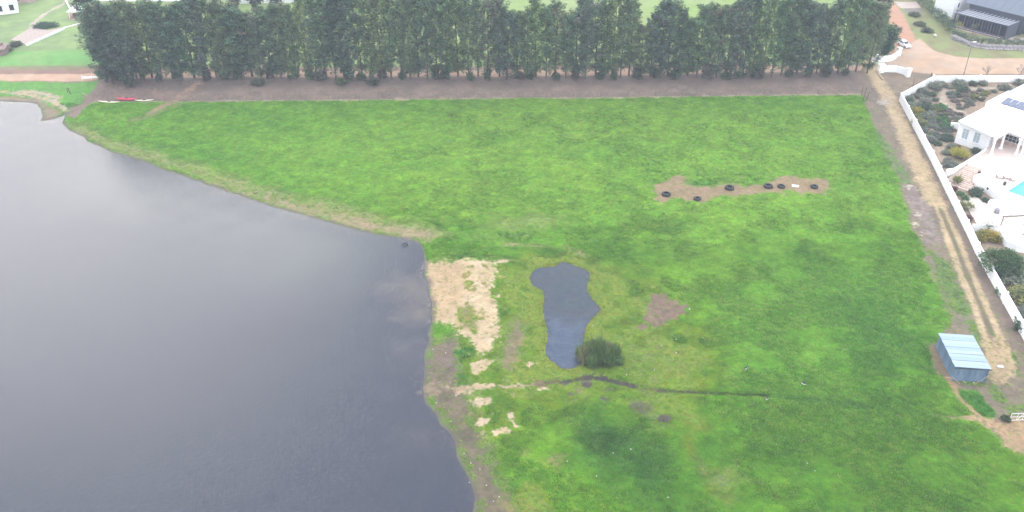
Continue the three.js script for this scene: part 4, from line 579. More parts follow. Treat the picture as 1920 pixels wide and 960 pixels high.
  { seed(78); const p = P(1851, 436), t = thing('young_palm', 'young palm with feathery fronds at the courtyard end wall', 'palm', p); solid('trunk', bar([0, -0.1, 0], [0, 1.7, 0], 0.14, 0.1), M.bark, t); for (let k = 0; k < 9; k++) { const a = k / 9 * 6.283, T = newT(); for (let s = 0; s < 9; s++) { const f = s / 9, r = 0.15 + f * 1.5, y = 1.7 + Math.sin(f * 2.4) * 0.55 - f * 0.25, x = Math.cos(a) * r, z = Math.sin(a) * r; for (const sd of [-1, 1]) { const lx = -Math.sin(a) * sd * 0.34 * (1.1 - f), lz = Math.cos(a) * sd * 0.34 * (1.1 - f); T.p.push(x, y, z, x + Math.cos(a) * 0.16, y, z + Math.sin(a) * 0.16, x + lx + Math.cos(a) * 0.2, y - 0.12, z + lz + Math.sin(a) * 0.2); for (let q = 0; q < 3; q++) { T.n.push(0, 1, 0); T.c.push(0.07, 0.12, 0.05); } } } part('frond', leafMesh(T), leafMat, t); } }
  // mass planting
  const inPoly = (x, y, pl) => { let c = false; for (let i = 0, j = pl.length - 1; i < pl.length; j = i++) if ((pl[i][1] > y) !== (pl[j][1] > y) && x < (pl[j][0] - pl[i][0]) * (y - pl[i][1]) / (pl[j][1] - pl[i][1]) + pl[i][0]) c = !c; return c; };
  const area = [[1697, 190], [1752, 160], [1920, 158], [1900, 162], [1868, 172], [1840, 190], [1808, 205], [1830, 222], [1795, 232], [1786, 270], [1782, 320], [1770, 318], [1745, 275]];
  const done = [];
  const words = { grey: ['grey green fynbos shrub', 'grey green garden shrubs'], grey2: ['low grey garden shrub', 'low grey garden shrubs'], olive: ['olive green garden shrub', 'olive garden shrubs'], dark: ['dark green garden shrub', 'dark garden shrubs'], heath: ['low purplish heath bush', 'purplish heath bushes'] }, planted = { grey: [], grey2: [], olive: [], dark: [], heath: [] };
  seed(555); let made = 0; for (let tries = 0; tries < 9000 && made < 110; tries++) {
    const px = rr(1695, 1920), py = rr(157, 322); if (!inPoly(px, py, area)) continue; const p = P(px, py), w = xz(1687, 190), edgeD = Math.min(Math.abs((py - 157) * 0.6), 99);
    if (layers.some(l => l.path && l.f.at(p[0], p[2]) > -0.9)) continue;
    const rel = px - lerp(1690, 1760, sat((py - 185) / 120)), dense = py < 172 || rel < 42; if (!dense && rnd() < 0.6) continue;
    const s = dense ? rr(1.2, 2.3) : rr(0.7, 1.5); if (done.some(d => Math.hypot(d[0] - p[0], d[1] - p[2]) < (d[2] + s) * 0.78)) continue; done.push([p[0], p[2], s]);
    const u = rnd(), kind = dense ? (u < 0.45 ? 'grey' : u < 0.68 ? 'grey2' : u < 0.82 ? 'olive' : 'dark') : (u < 0.25 ? 'grey2' : u < 0.45 ? 'olive' : u < 0.55 ? 'dark' : 'heath');
    planted[kind].push(shrub('garden_shrub', S[kind], words[kind][0], 'shrub', p, [s, s * rr(0.6, 0.95), s], words[kind][1], rnd() * 6)); made++;
  }
  const corner = xz(1687, 190), far = (o) => Math.hypot(o.position.x - corner[0], o.position.z - corner[1]);
  for (const [k, l] of Object.entries(planted)) l.sort((a, b) => far(a) - far(b)).forEach((o, i) => { o.userData.label = `${words[k][0]}, ${ord(i)} nearest to the angled corner of the boundary wall`; });
}
{ // bare winter trees by the street wall
  const bareTree = (s) => { seed(s); const g = []; const grow = (o, d, L, r, n) => { const e = [o[0] + d[0] * L, o[1] + d[1] * L, o[2] + d[2] * L]; g.push(bar(o, e, r, r * 0.62, 5)); if (!n) return; const k = n > 2 ? 4 : 3; for (let i = 0; i < k; i++) { const v = [d[0] + rr(-0.75, 0.75), d[1] + rr(-0.15, 0.4), d[2] + rr(-0.75, 0.75)], l = Math.hypot(...v); grow(e, v.map(q => q / l), L * rr(0.6, 0.85), r * 0.6, n - 1); } }; grow([0, -0.1, 0], [0, 1, 0], 1.6, 0.12, 4); return join(g); };
  [[1848, 152, 'leafless grey tree over the street wall, nearer the lamp post'], [1909, 152, 'leafless grey tree over the street wall at the frame edge']].forEach(([x, y, l], i) => { const t = thing('bare_tree', l, 'tree', P(x, y)); part('trunk', bareTree(300 + i), M.greyBark, t); t.children[0].name = 'branches'; });
}
// ---------------------------------------------------------------- street, entrance, dark house
wallRun('entrance_wall', 'curved white entrance wall below the windbreak, nearer the red road', [[1638, 117], [1655, 116.5], [1669, 114.5], [1678, 110], [1683, 104.5]].map(p => xz(...p)), 1.8, 0.5, { pillar: 0, bay: 20 });
wallRun('entrance_wall', 'curved white entrance wall beside the top of the dirt track', [[1648, 136], [1661, 134.5], [1679, 135], [1692, 138.5], [1701, 143]].map(p => xz(...p)), 1.9, 0.5, { pillar: 0, bay: 20 });
[[1639, 116.5, 'white gate pillar ending the far entrance wall beside the trees'], [1684, 104, 'white gate pillar ending the far entrance wall beside the white car'], [1650.5, 135.5, 'broad white gate pillar at the track end of the near entrance wall'], [1701.5, 143.5, 'white gate pillar at the street end of the near entrance wall']].forEach(([x, y, l], i) => { const t = thing('gate_pillar', l, 'pillar', P(x, y), 0.2, 'white gate pillars'), w = i === 2 ? 1.7 : 1.15; solid('shaft', rbox(w, 2.7, 1.15, 0, 1.05, 0), M.white, t); solid('cap', rbox(w + 0.25, 0.22, 1.4, 0, 2.5, 0), M.whiteClean, t); });
{ const a = P(1643, 132), b = P(1655, 151), t = thing('log_barrier', 'weathered log lying along the track beside the entrance wall', 'log', a); part('trunk', bar([0, 0.22, 0], [b[0] - a[0], b[1] - a[1] + 0.24, b[2] - a[2]], 0.28, 0.22, 9), M.paleWood, t); part('branch_stub', bar([(b[0] - a[0]) * 0.4, 0.3, (b[2] - a[2]) * 0.4], [(b[0] - a[0]) * 0.4 + 0.5, 0.7, (b[2] - a[2]) * 0.4], 0.1, 0.06, 6), M.paleWood, t); }
{ // white estate car, nose towards the lower street
  const r = P(1683, 81), f = P(1706, 92.5), a = Math.atan2(-(f[2] - r[2]), f[0] - r[0]), c = [(r[0] + f[0]) / 2, 0, (r[2] + f[2]) / 2]; c[1] = height(c[0], c[2]);
  const t = thing('parked_car', 'white car with dark windscreen parked where the red road meets the street', 'car', c, a);
  const paint = new THREE.MeshPhysicalMaterial({ color: col(0.78, 0.78, 0.79), roughness: 0.3, clearcoat: 0.6 });
  const sil = (pts, w, bev) => { const s = new THREE.Shape(); pts.forEach(([x, y], i) => i ? s.lineTo(x, y) : s.moveTo(x, y)); s.closePath(); return new THREE.ExtrudeGeometry(s, { depth: w - 2 * bev, bevelEnabled: true, bevelSize: bev, bevelThickness: bev, bevelSegments: 2 }).translate(0, 0, -(w - 2 * bev) / 2); };
  part('body', sil([[-2.4, 0.38], [-2.45, 0.95], [-2.3, 1.08], [0.95, 1.1], [2.1, 0.98], [2.42, 0.75], [2.42, 0.4], [1.95, 0.34], [1.85, 0.62], [1.5, 0.74], [1.15, 0.62], [1.05, 0.32], [-1.05, 0.32], [-1.15, 0.62], [-1.5, 0.74], [-1.85, 0.62], [-1.95, 0.34]], 1.84, 0.07), paint, t);
  part('cabin', sil([[-2.25, 1.08], [-2.05, 1.62], [-1.8, 1.72], [0.1, 1.72], [0.35, 1.66], [1.15, 1.1]], 1.62, 0.08), paint, t);
  const glass = M.glass; const ws = part('windscreen', box(1.02, 0.03, 1.42), glass, t); ws.position.set(0.80, 1.42, 0); ws.rotation.z = -0.63;
  const rw = part('rear_window', box(0.5, 0.03, 1.36), glass, t); rw.position.set(-2.22, 1.40, 0); rw.rotation.z = 1.2;
  for (const s of [-1, 1]) { for (const [x, w] of [[-1.55, 0.75], [-0.65, 0.85], [0.22, 0.72]]) part('side_window', box(w, 0.4, 0.03, x, 1.4, s * 0.885 * 0.93), glass, t); part('headlight', rbox(0.12, 0.16, 0.42, 2.44, 0.78, s * 0.62), M.steel, t); part('tail_light', rbox(0.08, 0.3, 0.2, -2.5, 0.9, s * 0.72), mat([0.3, 0.02, 0.02], 0.4), t); part('mirror', rbox(0.16, 0.14, 0.2, 0.8, 1.16, s * 1.0), paint, t);
    for (const x of [-1.5, 1.5]) { const w = part('wheel', new THREE.CylinderGeometry(0.36, 0.36, 0.24, 20).rotateX(Math.PI / 2), M.rubber, t); w.position.set(x, 0.36, s * 0.82); part('rim', new THREE.CylinderGeometry(0.22, 0.22, 0.02, 14).rotateX(Math.PI / 2).translate(0, 0, s * 0.13), M.steel, w); } }
  part('grille', rbox(0.05, 0.2, 0.9, 2.5, 0.62, 0), M.dark, t);
}
{ const t = thing('street_lamp', 'tall dark street lamp post beside the gravel street', 'street lamp', P(1806, 143.5)); solid('pole', bar([0, -0.1, 0], [0, 10.4, 0], 0.13, 0.08, 8), mat([0.16, 0.13, 0.12], 0.8), t); solid('arm', tube([[0, 10.2, 0], [0.25, 10.55, -0.2], [0.7, 10.65, -0.4]], 0.05), M.steel, t); const h = solid('lamp_head', rbox(0.9, 0.2, 0.4, 0.9, 10.62, -0.5, 0.08), M.whiteClean, t); part('lens', box(0.5, 0.03, 0.3, 0.95, 10.51, -0.5), mat([0.6, 0.6, 0.55], 0.3), h); }
{ // dark slatted house above the street
  const O = P(1790.5, 50.5), h = thing('dark_house', 'dark grey house with slatted pergola and white side wing above the street', 'house', O, -0.906);
  solid('wall', box(18.6, 6.2, 0.3, 8.3, 3.1, -8.6), M.charcoal, h); solid('wall', box(0.3, 6.2, 12, 17.75, 3.1, -14.75), M.charcoal, h); solid('wall', box(0.3, 6.2, 12, -0.85, 3.1, -14.75), M.charcoal, h);
  const roof = solid('roof', new THREE.ExtrudeGeometry((() => { const s = new THREE.Shape(); s.moveTo(-8.1, 6.2); s.lineTo(-8.1, 6.45); s.lineTo(-15.5, 10.4); s.lineTo(-23, 6.45); s.lineTo(-23, 6.2); s.lineTo(-15.5, 10.1); s.closePath(); return s; })(), { depth: 21, bevelEnabled: false }).rotateY(-Math.PI / 2).translate(18.6, 0, 0).applyMatrix4(new THREE.Matrix4().makeScale(1, 1, 1)), M.slate, h);
  for (let i = 1; i < 7; i++) { const b = solid('roof_seam', box(0.08, 0.07, 8.3), M.slate, roof); b.position.set(-2.2 + i * 2.9, 8.47, -11.8); b.rotation.x = 0.49; }
  solid('beam', box(18.4, 0.35, 0.3, 8.2, 4.55, 0), M.charcoal, h); solid('beam', box(18.4, 0.35, 0.3, 8.2, 4.55, -7.6), M.charcoal, h); for (const x of [-0.85, 17.25]) solid('beam', box(0.3, 0.35, 7.28, x, 4.55, -3.8), M.charcoal, h);
  const pale = mat([0.36, 0.38, 0.42], 0.6); for (let i = 0; i < 14; i++) solid('pergola_slat', box(0.16, 0.12, 7.9, 0 + i * 1.3, 4.79, -3.8), i % 1 ? M.slate : pale, h); solid('pergola_edge', box(18.6, 0.1, 0.16, 8.2, 4.9, 0.02), pale, h);
  const roofGlass = solid('pergola_screen', box(18, 0.05, 7.2, 8.2, 4.35, -3.8), mat([0.17, 0.175, 0.2], 0.6), h);
  for (const x of [-0.8, 17.2]) solid('post', box(0.45, 4.4, 0.45, x, 2.2, 0), M.charcoal, h);
  for (let i = 0; i < 13; i++) solid('slat', box(0.14, 4.0, 0.35, 2.6 + i * 1.02, 2.4, -0.25), i % 3 ? M.charcoal : M.slate, h);
  for (let i = 0; i < 5; i++) { const d = solid('glass_door', box(3.4, 3.9, 0.08, 0.9 + i * 3.55 + 0.3, 2.3, -2.2), M.glass, h); solid('door_frame', join([box(0.12, 3.9, 0.12, 0.9 + i * 3.55 - 1.4, 2.3, -2.15), box(3.4, 0.12, 0.12, 0.9 + i * 3.55 + 0.3, 4.3, -2.15)]), M.charcoal, d); }
  solid('side_wall', box(0.3, 4.3, 7, 17.15, 2.15, -3.9), M.charcoal, h);
  solid('deck', box(16.4, 0.45, 2.4, 8.0, 0.2, -0.6), mat([0.2, 0.15, 0.15], 0.8, { map: wearB }), h); solid('deck_edge', box(16, 0.08, 0.25, 8.0, 0.47, 0.5), pale, h);
  const wing = solid('wing_wall', wallFace(7, 7.5, 0.3, []).translate(-12, -0.4, -6.2), M.white, h); const wside = solid('wing_wall', wallFace(11.4, 7.5, 0.3, [[2.2, 3.3, 1.6, 3.2], [2.2, 3.3, 4.2, 5.8]]).translate(0, -0.4, 0), M.white, h); wside.rotation.y = Math.PI / 2; wside.position.set(-5.0, 0, -6.52);
  for (const y of [1.2, 3.8]) windowIn(h, 'window', 2.2, 3.3, y, y + 1.6, (g) => { g.rotation.y = Math.PI / 2; g.position.set(-5.0, 0, -6.52); }, 1, [y + 0.8], M.charcoal);
  solid('wing_wall', box(0.3, 7.5, 11.4, -11.85, 3.35, -12.2), M.white, h); solid('wing_roof', box(7.3, 0.25, 12, -8.5, 7.25, -12.1), M.roofWhite, h); solid('downpipe', bar([-4.6, 0, -9.2], [-4.6, 7, -9.2], 0.08), M.whiteClean, h);
  solid('annex_wall', box(4, 4.5, 6, 21.5, 2.25, -13.5), M.white, h); solid('annex_roof', box(4.4, 0.25, 6.4, 21.5, 4.63, -13.5), M.roofWhite, h);
}
{ // hedges, yard trees, stone bank
  const hedge = (label, px, w, hh, c, s) => { seed(s); const pts = px.map(p => P(...p)), T = newT(), wd = []; const o = pts[0];
    for (let i = 0; i + 1 < pts.length; i++) { const a = pts[i], b = pts[i + 1], L = Math.hypot(b[0] - a[0], b[2] - a[2]), n = Math.ceil(L / 0.62), nx = -(b[2] - a[2]) / L, nz = (b[0] - a[0]) / L; for (let k = 0; k < n; k++) { const f = (k + rnd()) / n, x = lerp(a[0], b[0], f) - o[0], z = lerp(a[2], b[2], f) - o[2], y = lerp(a[1], b[1], f) - o[1]; for (let q = 0; q < 4; q++) { const sd = rr(-0.5, 0.5) * w, yy = y + hh * (q < 2 ? rr(0.72, 0.98) : rr(0.2, 0.7)); clump(T, [x + nx * sd, yy, z + nz * sd], [0.6, 0.42, 0.6], 30, 0.3, rnd() < 0.3 ? c[1] : c[0], 0.25); } if (k % 2 === 0) wd.push(bar([x, y - 0.1, z], [x + rr(-0.2, 0.2), y + hh * 0.7, z], 0.06, 0.03, 4)); } }
    const t = thing('hedge', label, 'hedge', o); part('stems', join(wd), M.bark, t); part('foliage', leafMesh(T), leafMat, t); };
  hedge('tall thick hedge climbing beside the white wing of the dark house', [[1705, -12], [1732, 12], [1762, 42], [1786, 66]], 3.2, 3.4, [[0.07, 0.115, 0.065], [0.14, 0.22, 0.06]], 41);
  hedge('clipped dark hedge along the yard of the dark house above the stone bank', [[1788, 68], [1818, 80], [1850, 84], [1900, 85.5], [1990, 86]], 2.0, 2.0, [[0.07, 0.125, 0.075], [0.09, 0.145, 0.075]], 42);
  const g = []; const pts = [[1788, 74], [1815, 86], [1850, 92], [1920, 94.5], [2000, 95]].map(p => P(...p)); for (let i = 0; i + 1 < pts.length; i++) { const a = pts[i], b = pts[i + 1], L = Math.hypot(b[0] - a[0], b[2] - a[2]); g.push([a, b, L]); }
  const bank = thing('stone_retaining_bank', 'low grey stone retaining bank below the clipped hedge', 'stone wall', pts[0]); seed(43); const stones = [mat([0.25, 0.23, 0.23], 0.95, { map: wearB }), mat([0.31, 0.28, 0.27], 0.95, { map: wearB }), mat([0.21, 0.19, 0.19], 0.95, { map: wearB })];
  const sg = [0, 1, 2].map(k => { const q = new THREE.IcosahedronGeometry(0.5, 1), p = q.attributes.position; for (let i = 0; i < p.count; i++) { const s = 0.8 + 0.4 * vn(p.getX(i) * 3 + k * 9 + 20, p.getY(i) * 3 + p.getZ(i) * 2 + 20); p.setXYZ(i, p.getX(i) * s, p.getY(i) * s, p.getZ(i) * s); } q.computeVertexNormals(); return q; });
  let ns = 0; for (const [a, b, L] of g) for (let k = 0; k < L / 1.1; k++) for (let row = 0; row < 3; row++) { if (ns++ > 280) break; const f = (k + (row % 2) * 0.5 + rr(-0.15, 0.15)) * 1.1 / L, m = part('stone', sg[ns % 3], stones[(ns * 7) % 3], bank); m.position.set(lerp(a[0], b[0], f) - pts[0][0] + rr(-0.1, 0.1), lerp(a[1], b[1], f) - pts[0][1] + 0.15 + row * 0.42, lerp(a[2], b[2], f) - pts[0][2] - row * 0.35); m.scale.set(rr(1.2, 1.7), rr(0.8, 1.1), rr(1.2, 1.5)); m.rotation.y = rr(0, 6); }
  [[1795, 62, [0.30, 0.26, 0.06], 'small yellow leaved tree in the gravel yard of the dark house'], [1823, 64.5, [0.12, 0.15, 0.07], 'small pale green tree in the gravel yard of the dark house']].forEach(([x, y, c, l], i) => { seed(50 + i); const T = newT(); for (let k = 0; k < 12; k++) clump(T, [rr(-0.9, 0.9), rr(2.2, 3.7), rr(-0.9, 0.9)], [0.6, 0.5, 0.6], 28, 0.26, c); const t = thing('yard_tree', l, 'tree', P(x, y)); part('trunk', join([bar([0, -0.1, 0], [0, 2.2, 0], 0.09, 0.06), bar([0, 1.6, 0], [0.6, 3, 0.2], 0.05, 0.02), bar([0, 1.7, 0], [-0.6, 3.1, -0.3], 0.05, 0.02)]), M.bark, t); part('crown', leafMesh(T), leafMat, t); });
  { const q = sg[1].clone().scale(1.1, 0.95, 1.0).translate(0, 0.35, 0), m = solo('white_boulder', q, M.stoneWhite, 'rounded white boulder on the grass verge beside the red road', 'boulder'); m.position.set(...P(1752.5, 68.5)); m.scale.setScalar(1.1); }
  const bush = shrubShape(61, [0.10, 0.13, 0.055], { c2: [0.13, 0.15, 0.06] }), gb = shrubShape(62, [0.075, 0.095, 0.05], { c2: [0.1, 0.1, 0.06] });
  [[1725, 48, 'yellowish bush on the verge beside the red road, upper of two'], [1738, 60, 'yellowish bush on the verge beside the red road, lower of two'], [1715, 30, 'green bush on the verge near the concrete driveway'], [1773, 33, 'green bush at the corner of the white wing'], [1784, 45, 'dark bush between the white wing and the dark pergola'], [484, 158, 'green bush on the bank below the windbreak'], [640, 156, 'dark bush at the foot of the windbreak in the left half'], [700, 157, 'dark bush at the foot of the windbreak near the middle'], [12, 96, 'dark bush on the far left lawn beside the brown hut'], [30, 86, 'dark bush at the corner of the garden patio']].forEach(([x, y, l], i) => shrub('verge_bush', i % 2 ? gb : bush, l, 'bush', P(x, y), [2.1, 1.5, 2.1], undefined, i));
}
// ---------------------------------------------------------------- pasture: shed, gate, tyres, birds
const corrugated = (len, wide, pitch = 0.16, amp = 0.02, th = 0) => { // sheet in x-z, ribs along x
  const n = Math.round(wide / pitch) * 4, p = [], ix = []; for (let j = 0; j <= n; j++) for (let i = 0; i < 2; i++) p.push(i * len, Math.sin(j / 4 * Math.PI * 2) * amp, j / n * wide);
  for (let j = 0; j < n; j++) { const a = j * 2; ix.push(a, a + 2, a + 1, a + 1, a + 2, a + 3); } const g = new THREE.BufferGeometry(); g.setAttribute('position', new THREE.Float32BufferAttribute(p, 3)); const u = []; for (let k = 0; k < p.length; k += 3) u.push(p[k] / 3, p[k + 2] / 3); g.setAttribute('uv', new THREE.Float32BufferAttribute(u, 2)); g.setIndex(ix); g.computeVertexNormals(); return g; };
{
  const o = [75.1, height(77, -122) - 0.05, -120.1], Wd = 5.5, Dp = 9.2, H = 3.0, t = thing('corrugated_shed', 'blue grey corrugated iron shed with pale roof beside the dirt track', 'shed', o, -0.1);
  const tin = [[0.15, 0.225, 0.31], [0.13, 0.2, 0.285], [0.175, 0.25, 0.33]].map(c => mat(c, 0.55, { metalness: 0.15, map: wearB, side: THREE.DoubleSide })), pale = [[0.30, 0.385, 0.455], [0.265, 0.345, 0.41], [0.325, 0.405, 0.47]].map(c => mat(c, 0.5, { metalness: 0.1, map: wearA, side: THREE.DoubleSide }));
  seed(8); const roofS = corrugated(Wd + 0.5, 0.98, 0.245, 0.035), wallS = corrugated(H, 0.95);
  for (let i = 0; i < 10; i++) { const m = part('roof_sheet', roofS, pale[i % 3], t); m.position.set(-0.25, H + 0.1 + (i % 2) * 0.06, -Dp - 0.2 + i * 0.955); m.rotation.z = -0.012 + rr(-0.003, 0.003); }
  const sheet = (x, z, ry, i) => { const m = part('wall_sheet', wallS, tin[(i * 5) % 3], t); m.position.set(x, 0.02, z); m.rotation.set(0, ry, Math.PI / 2, 'YXZ'); };
  for (let i = 0; i < 6; i++) sheet(i * 0.92 + 0.0, 0.0 - (i % 2) * 0.02, Math.PI / 2, i); for (let i = 0; i < 10; i++) { sheet(0 + (i % 2) * 0.02, -Dp + i * 0.925, 0, i + 1); sheet(Wd - (i % 2) * 0.02, -Dp + i * 0.925, 0, i); } for (let i = 0; i < 6; i++) sheet(i * 0.92, -Dp - (i % 2) * 0.02, Math.PI / 2, i);
  for (const [x, z] of [[0.1, -0.12], [Wd - 0.1, -0.12], [0.1, -Dp + 0.12], [Wd - 0.1, -Dp + 0.12]]) solid('post', bar([x, -0.1, z], [x, H, z], 0.07), M.wood, t);
  solid('fascia', box(Wd + 0.5, 0.16, 0.05, Wd / 2, H - 0.02, 0.3), M.charcoal, t); const lg = solid('rail', bar([0.1, H - 0.1, -Dp + 0.1], [0.1, H - 0.1, -0.1], 0.05), M.wood, t);
  solid('prop_pole', bar([-1.2, 0.95, 0.35], [0.0, 0.9, 0.45], 0.05), M.paleWood, t); solid('prop_pole', bar([-0.3, 1.25, 0.4], [1.15, 0.0, 0.75], 0.05), M.paleWood, t); solid('prop_pole', bar([Wd + 0.1, 1.9, 0.3], [3.4, 0.0, 0.8], 0.05), M.paleWood, t); solid('prop_pole', bar([Wd + 0.1, 2.0, -3.5], [Wd + 1.4, 2.0, -3.5], 0.04), M.paleWood, t);
}
{
  const p = P(1892.5, 789), t = thing('farm_gate', 'white tubular farm gate at the entrance below the shed', 'gate', p, 0.06), wp = mat([0.75, 0.75, 0.73], 0.5), r = 0.035;
  solid('frame', join([bar([0, 0.1, 0], [0, 1.5, 0], r), bar([4.2, 0.1, 0], [4.2, 1.5, 0], r), bar([0, 1.5, 0], [4.2, 1.5, 0], r), bar([0, 0.1, 0], [4.2, 0.1, 0], r)]), wp, t);
  for (const y of [0.8]) solid('rail', bar([0, y, 0], [4.2, y, 0], r * 0.8), wp, t); for (const x of [1.1, 2.1, 3.2]) solid('upright', bar([x, 0.1, 0], [x, 1.5, 0], r * 0.8), wp, t); solid('brace', bar([1.1, 0.1, 0.02], [2.1, 1.5, 0.02], r * 0.8), wp, t);
  for (const x of [-0.25, 4.5]) solid('post', bar([x, -0.2, 0], [x, 1.7, 0], 0.09, 0.08, 8), M.wood, t);
  shrub('gate_bush', shrubShape(71, [0.06, 0.10, 0.035], {}), 'small dark bush at the hinge of the white farm gate', 'bush', P(1885, 788), [0.85, 0.9, 0.85]);
}
{
  const pr = [[0.52, 0.02], [0.74, 0.0], [0.86, 0.08], [0.9, 0.3], [0.86, 0.52], [0.74, 0.6], [0.52, 0.58], [0.48, 0.54], [0.66, 0.5], [0.72, 0.3], [0.66, 0.08], [0.48, 0.06], [0.52, 0.02]].map(q => new THREE.Vector2(...q)), ring = new THREE.LatheGeometry(pr, 28);
  const lugs = join(Array.from({ length: 22 }, (_, i) => box(0.07, 0.5, 0.1, 0.9, 0.3, 0).rotateX((i % 2 ? 1 : -1) * 0.35).rotateY(i / 22 * Math.PI * 2)));
  const tyre = (x, y, s, label, wet, tilt = 0) => { const p = P(x, y); p[1] -= 0.03; const t = thing('tractor_tyre', label, 'tyre', p, x % 6, 'old tractor tyres used as troughs'); t.scale.setScalar(s); t.rotation.z = tilt; part('carcass', ring, M.rubber, t); part('tread', lugs, M.rubber, t); if (wet) part('water', new THREE.CircleGeometry(0.68, 24).rotateX(-Math.PI / 2).translate(0, 0.24, 0), new THREE.MeshPhysicalMaterial({ color: col(0.06, 0.07, 0.07), roughness: 0.08, ior: 1.33 }), t); return t; };
  tyre(1249, 366, 1.1, 'black tractor tyre at the far left end of the trampled patch', true); tyre(1307.5, 374, 0.95, 'black tyre lying lowest, on the grass edge of the trampled patch', false, 0.12); tyre(1367.5, 354, 1.15, 'largest black tyre, alone in the middle of the trampled patch', false); tyre(1440, 351, 1.15, 'black tyre of the close pair, on the left', true); tyre(1464.5, 351, 0.95, 'black tyre of the close pair, on the right', true); tyre(1526.5, 351.5, 0.95, 'black tractor tyre at the right end of the trampled patch', false);
  { const q = flat(758.5, 459, WATER), t = thing('tractor_tyre', 'half sunken black tyre in the shallow water near the beach', 'tyre', [q[0], WATER - 0.38, q[1]], 0.4, 'old tractor tyres used as troughs'); t.scale.setScalar(0.8); t.rotation.z = 0.1; part('carcass', ring, M.rubber, t); part('tread', lugs, M.rubber, t); }
  { const t = thing('feed_trough', 'white plastic feed trough lying between the tyres', 'trough', P(1491, 350), -0.25); const s = new THREE.Shape(); s.moveTo(-0.8, -0.25); s.lineTo(0.8, -0.25); s.lineTo(0.8, 0.25); s.lineTo(-0.8, 0.25); s.closePath(); const h = new THREE.Path(); h.moveTo(-0.7, -0.17); h.lineTo(-0.7, 0.17); h.lineTo(0.7, 0.17); h.lineTo(0.7, -0.17); h.closePath(); s.holes.push(h); part('rim', new THREE.ExtrudeGeometry(s, { depth: 0.36, bevelEnabled: true, bevelSize: 0.02, bevelThickness: 0.02, bevelSegments: 1 }).rotateX(-Math.PI / 2), M.whiteClean, t); part('floor', box(1.5, 0.05, 0.44, 0, 0.08, 0), M.whiteClean, t); }
}
{ // large black and white geese: one skin from tail to bill, legs grown from it
  const bird = () => { const rings = [[-0.42, 0.36, 0.02, 0.02], [-0.34, 0.37, 0.07, 0.05], [-0.2, 0.38, 0.13, 0.12], [-0.02, 0.37, 0.16, 0.16], [0.14, 0.38, 0.13, 0.14], [0.23, 0.44, 0.075, 0.085], [0.28, 0.55, 0.045, 0.05], [0.29, 0.66, 0.04, 0.042], [0.32, 0.74, 0.052, 0.052], [0.38, 0.75, 0.04, 0.04], [0.43, 0.73, 0.022, 0.018], [0.5, 0.715, 0.012, 0.008]], n = 12, p = [], c = [], ix = [];
    rings.forEach(([x, y, rw, rh], k) => { const a = rings[Math.max(0, k - 1)], b = rings[Math.min(rings.length - 1, k + 1)], dx = b[0] - a[0], dy = b[1] - a[1], l = Math.hypot(dx, dy) || 1; for (let i = 0; i < n; i++) { const t = i / n * 6.283, u = Math.sin(t), w = Math.cos(t); p.push(x - dy / l * u * rh, y + dx / l * u * rh, w * rw); const white = k < 6 ? (u < 0.1 && Math.abs(w) > 0.2) : k === 8 && u < 0.3; const v = k >= 9 ? [0.45, 0.18, 0.12] : white ? [0.8, 0.8, 0.78] : [0.02, 0.022, 0.025]; c.push(...v); } });
    for (let k = 0; k + 1 < rings.length; k++) for (let i = 0; i < n; i++) { const a = k * n + i, b = k * n + (i + 1) % n; ix.push(a, a + n, b, b, a + n, b + n); }
    const g = new THREE.BufferGeometry(); g.setAttribute('position', new THREE.Float32BufferAttribute(p, 3)); g.setAttribute('color', new THREE.Float32BufferAttribute(c, 3)); g.setIndex(ix); g.computeVertexNormals(); const legs = [-0.07, 0.07].flatMap(z => [bar([0.0, 0.28, z], [-0.03, 0.14, z], 0.028, 0.016), bar([-0.03, 0.14, z], [0.0, 0.0, z], 0.014, 0.012), box(0.12, 0.015, 0.08, 0.05, 0.008, z)]).map(bare);
    const paint = (q) => { const cc = []; for (let i = 0; i < q.attributes.position.count; i++) cc.push(0.4, 0.2, 0.15); q.setAttribute('color', new THREE.Float32BufferAttribute(cc, 3)); return q; }; return mergeGeometries([g.toNonIndexed(), ...legs.map(paint)]); };
  const bg = bird(), bm = mat([1, 1, 1], 0.8, { vertexColors: true });
  [[1398, 694, 0.6, 'black and white goose standing highest up the green pasture'], [1506, 723, 2.6, 'black and white goose standing nearest to the shed'], [1437, 751, -2.4, 'black and white goose beside the end of the ditch']].forEach(([x, y, a, l]) => { const m = solo('goose', bg, bm, l, 'bird', 'geese on the pasture'); m.position.set(...P(x, y)); m.position.y += 0.02; m.rotation.y = a; m.scale.setScalar(1.25); });
}
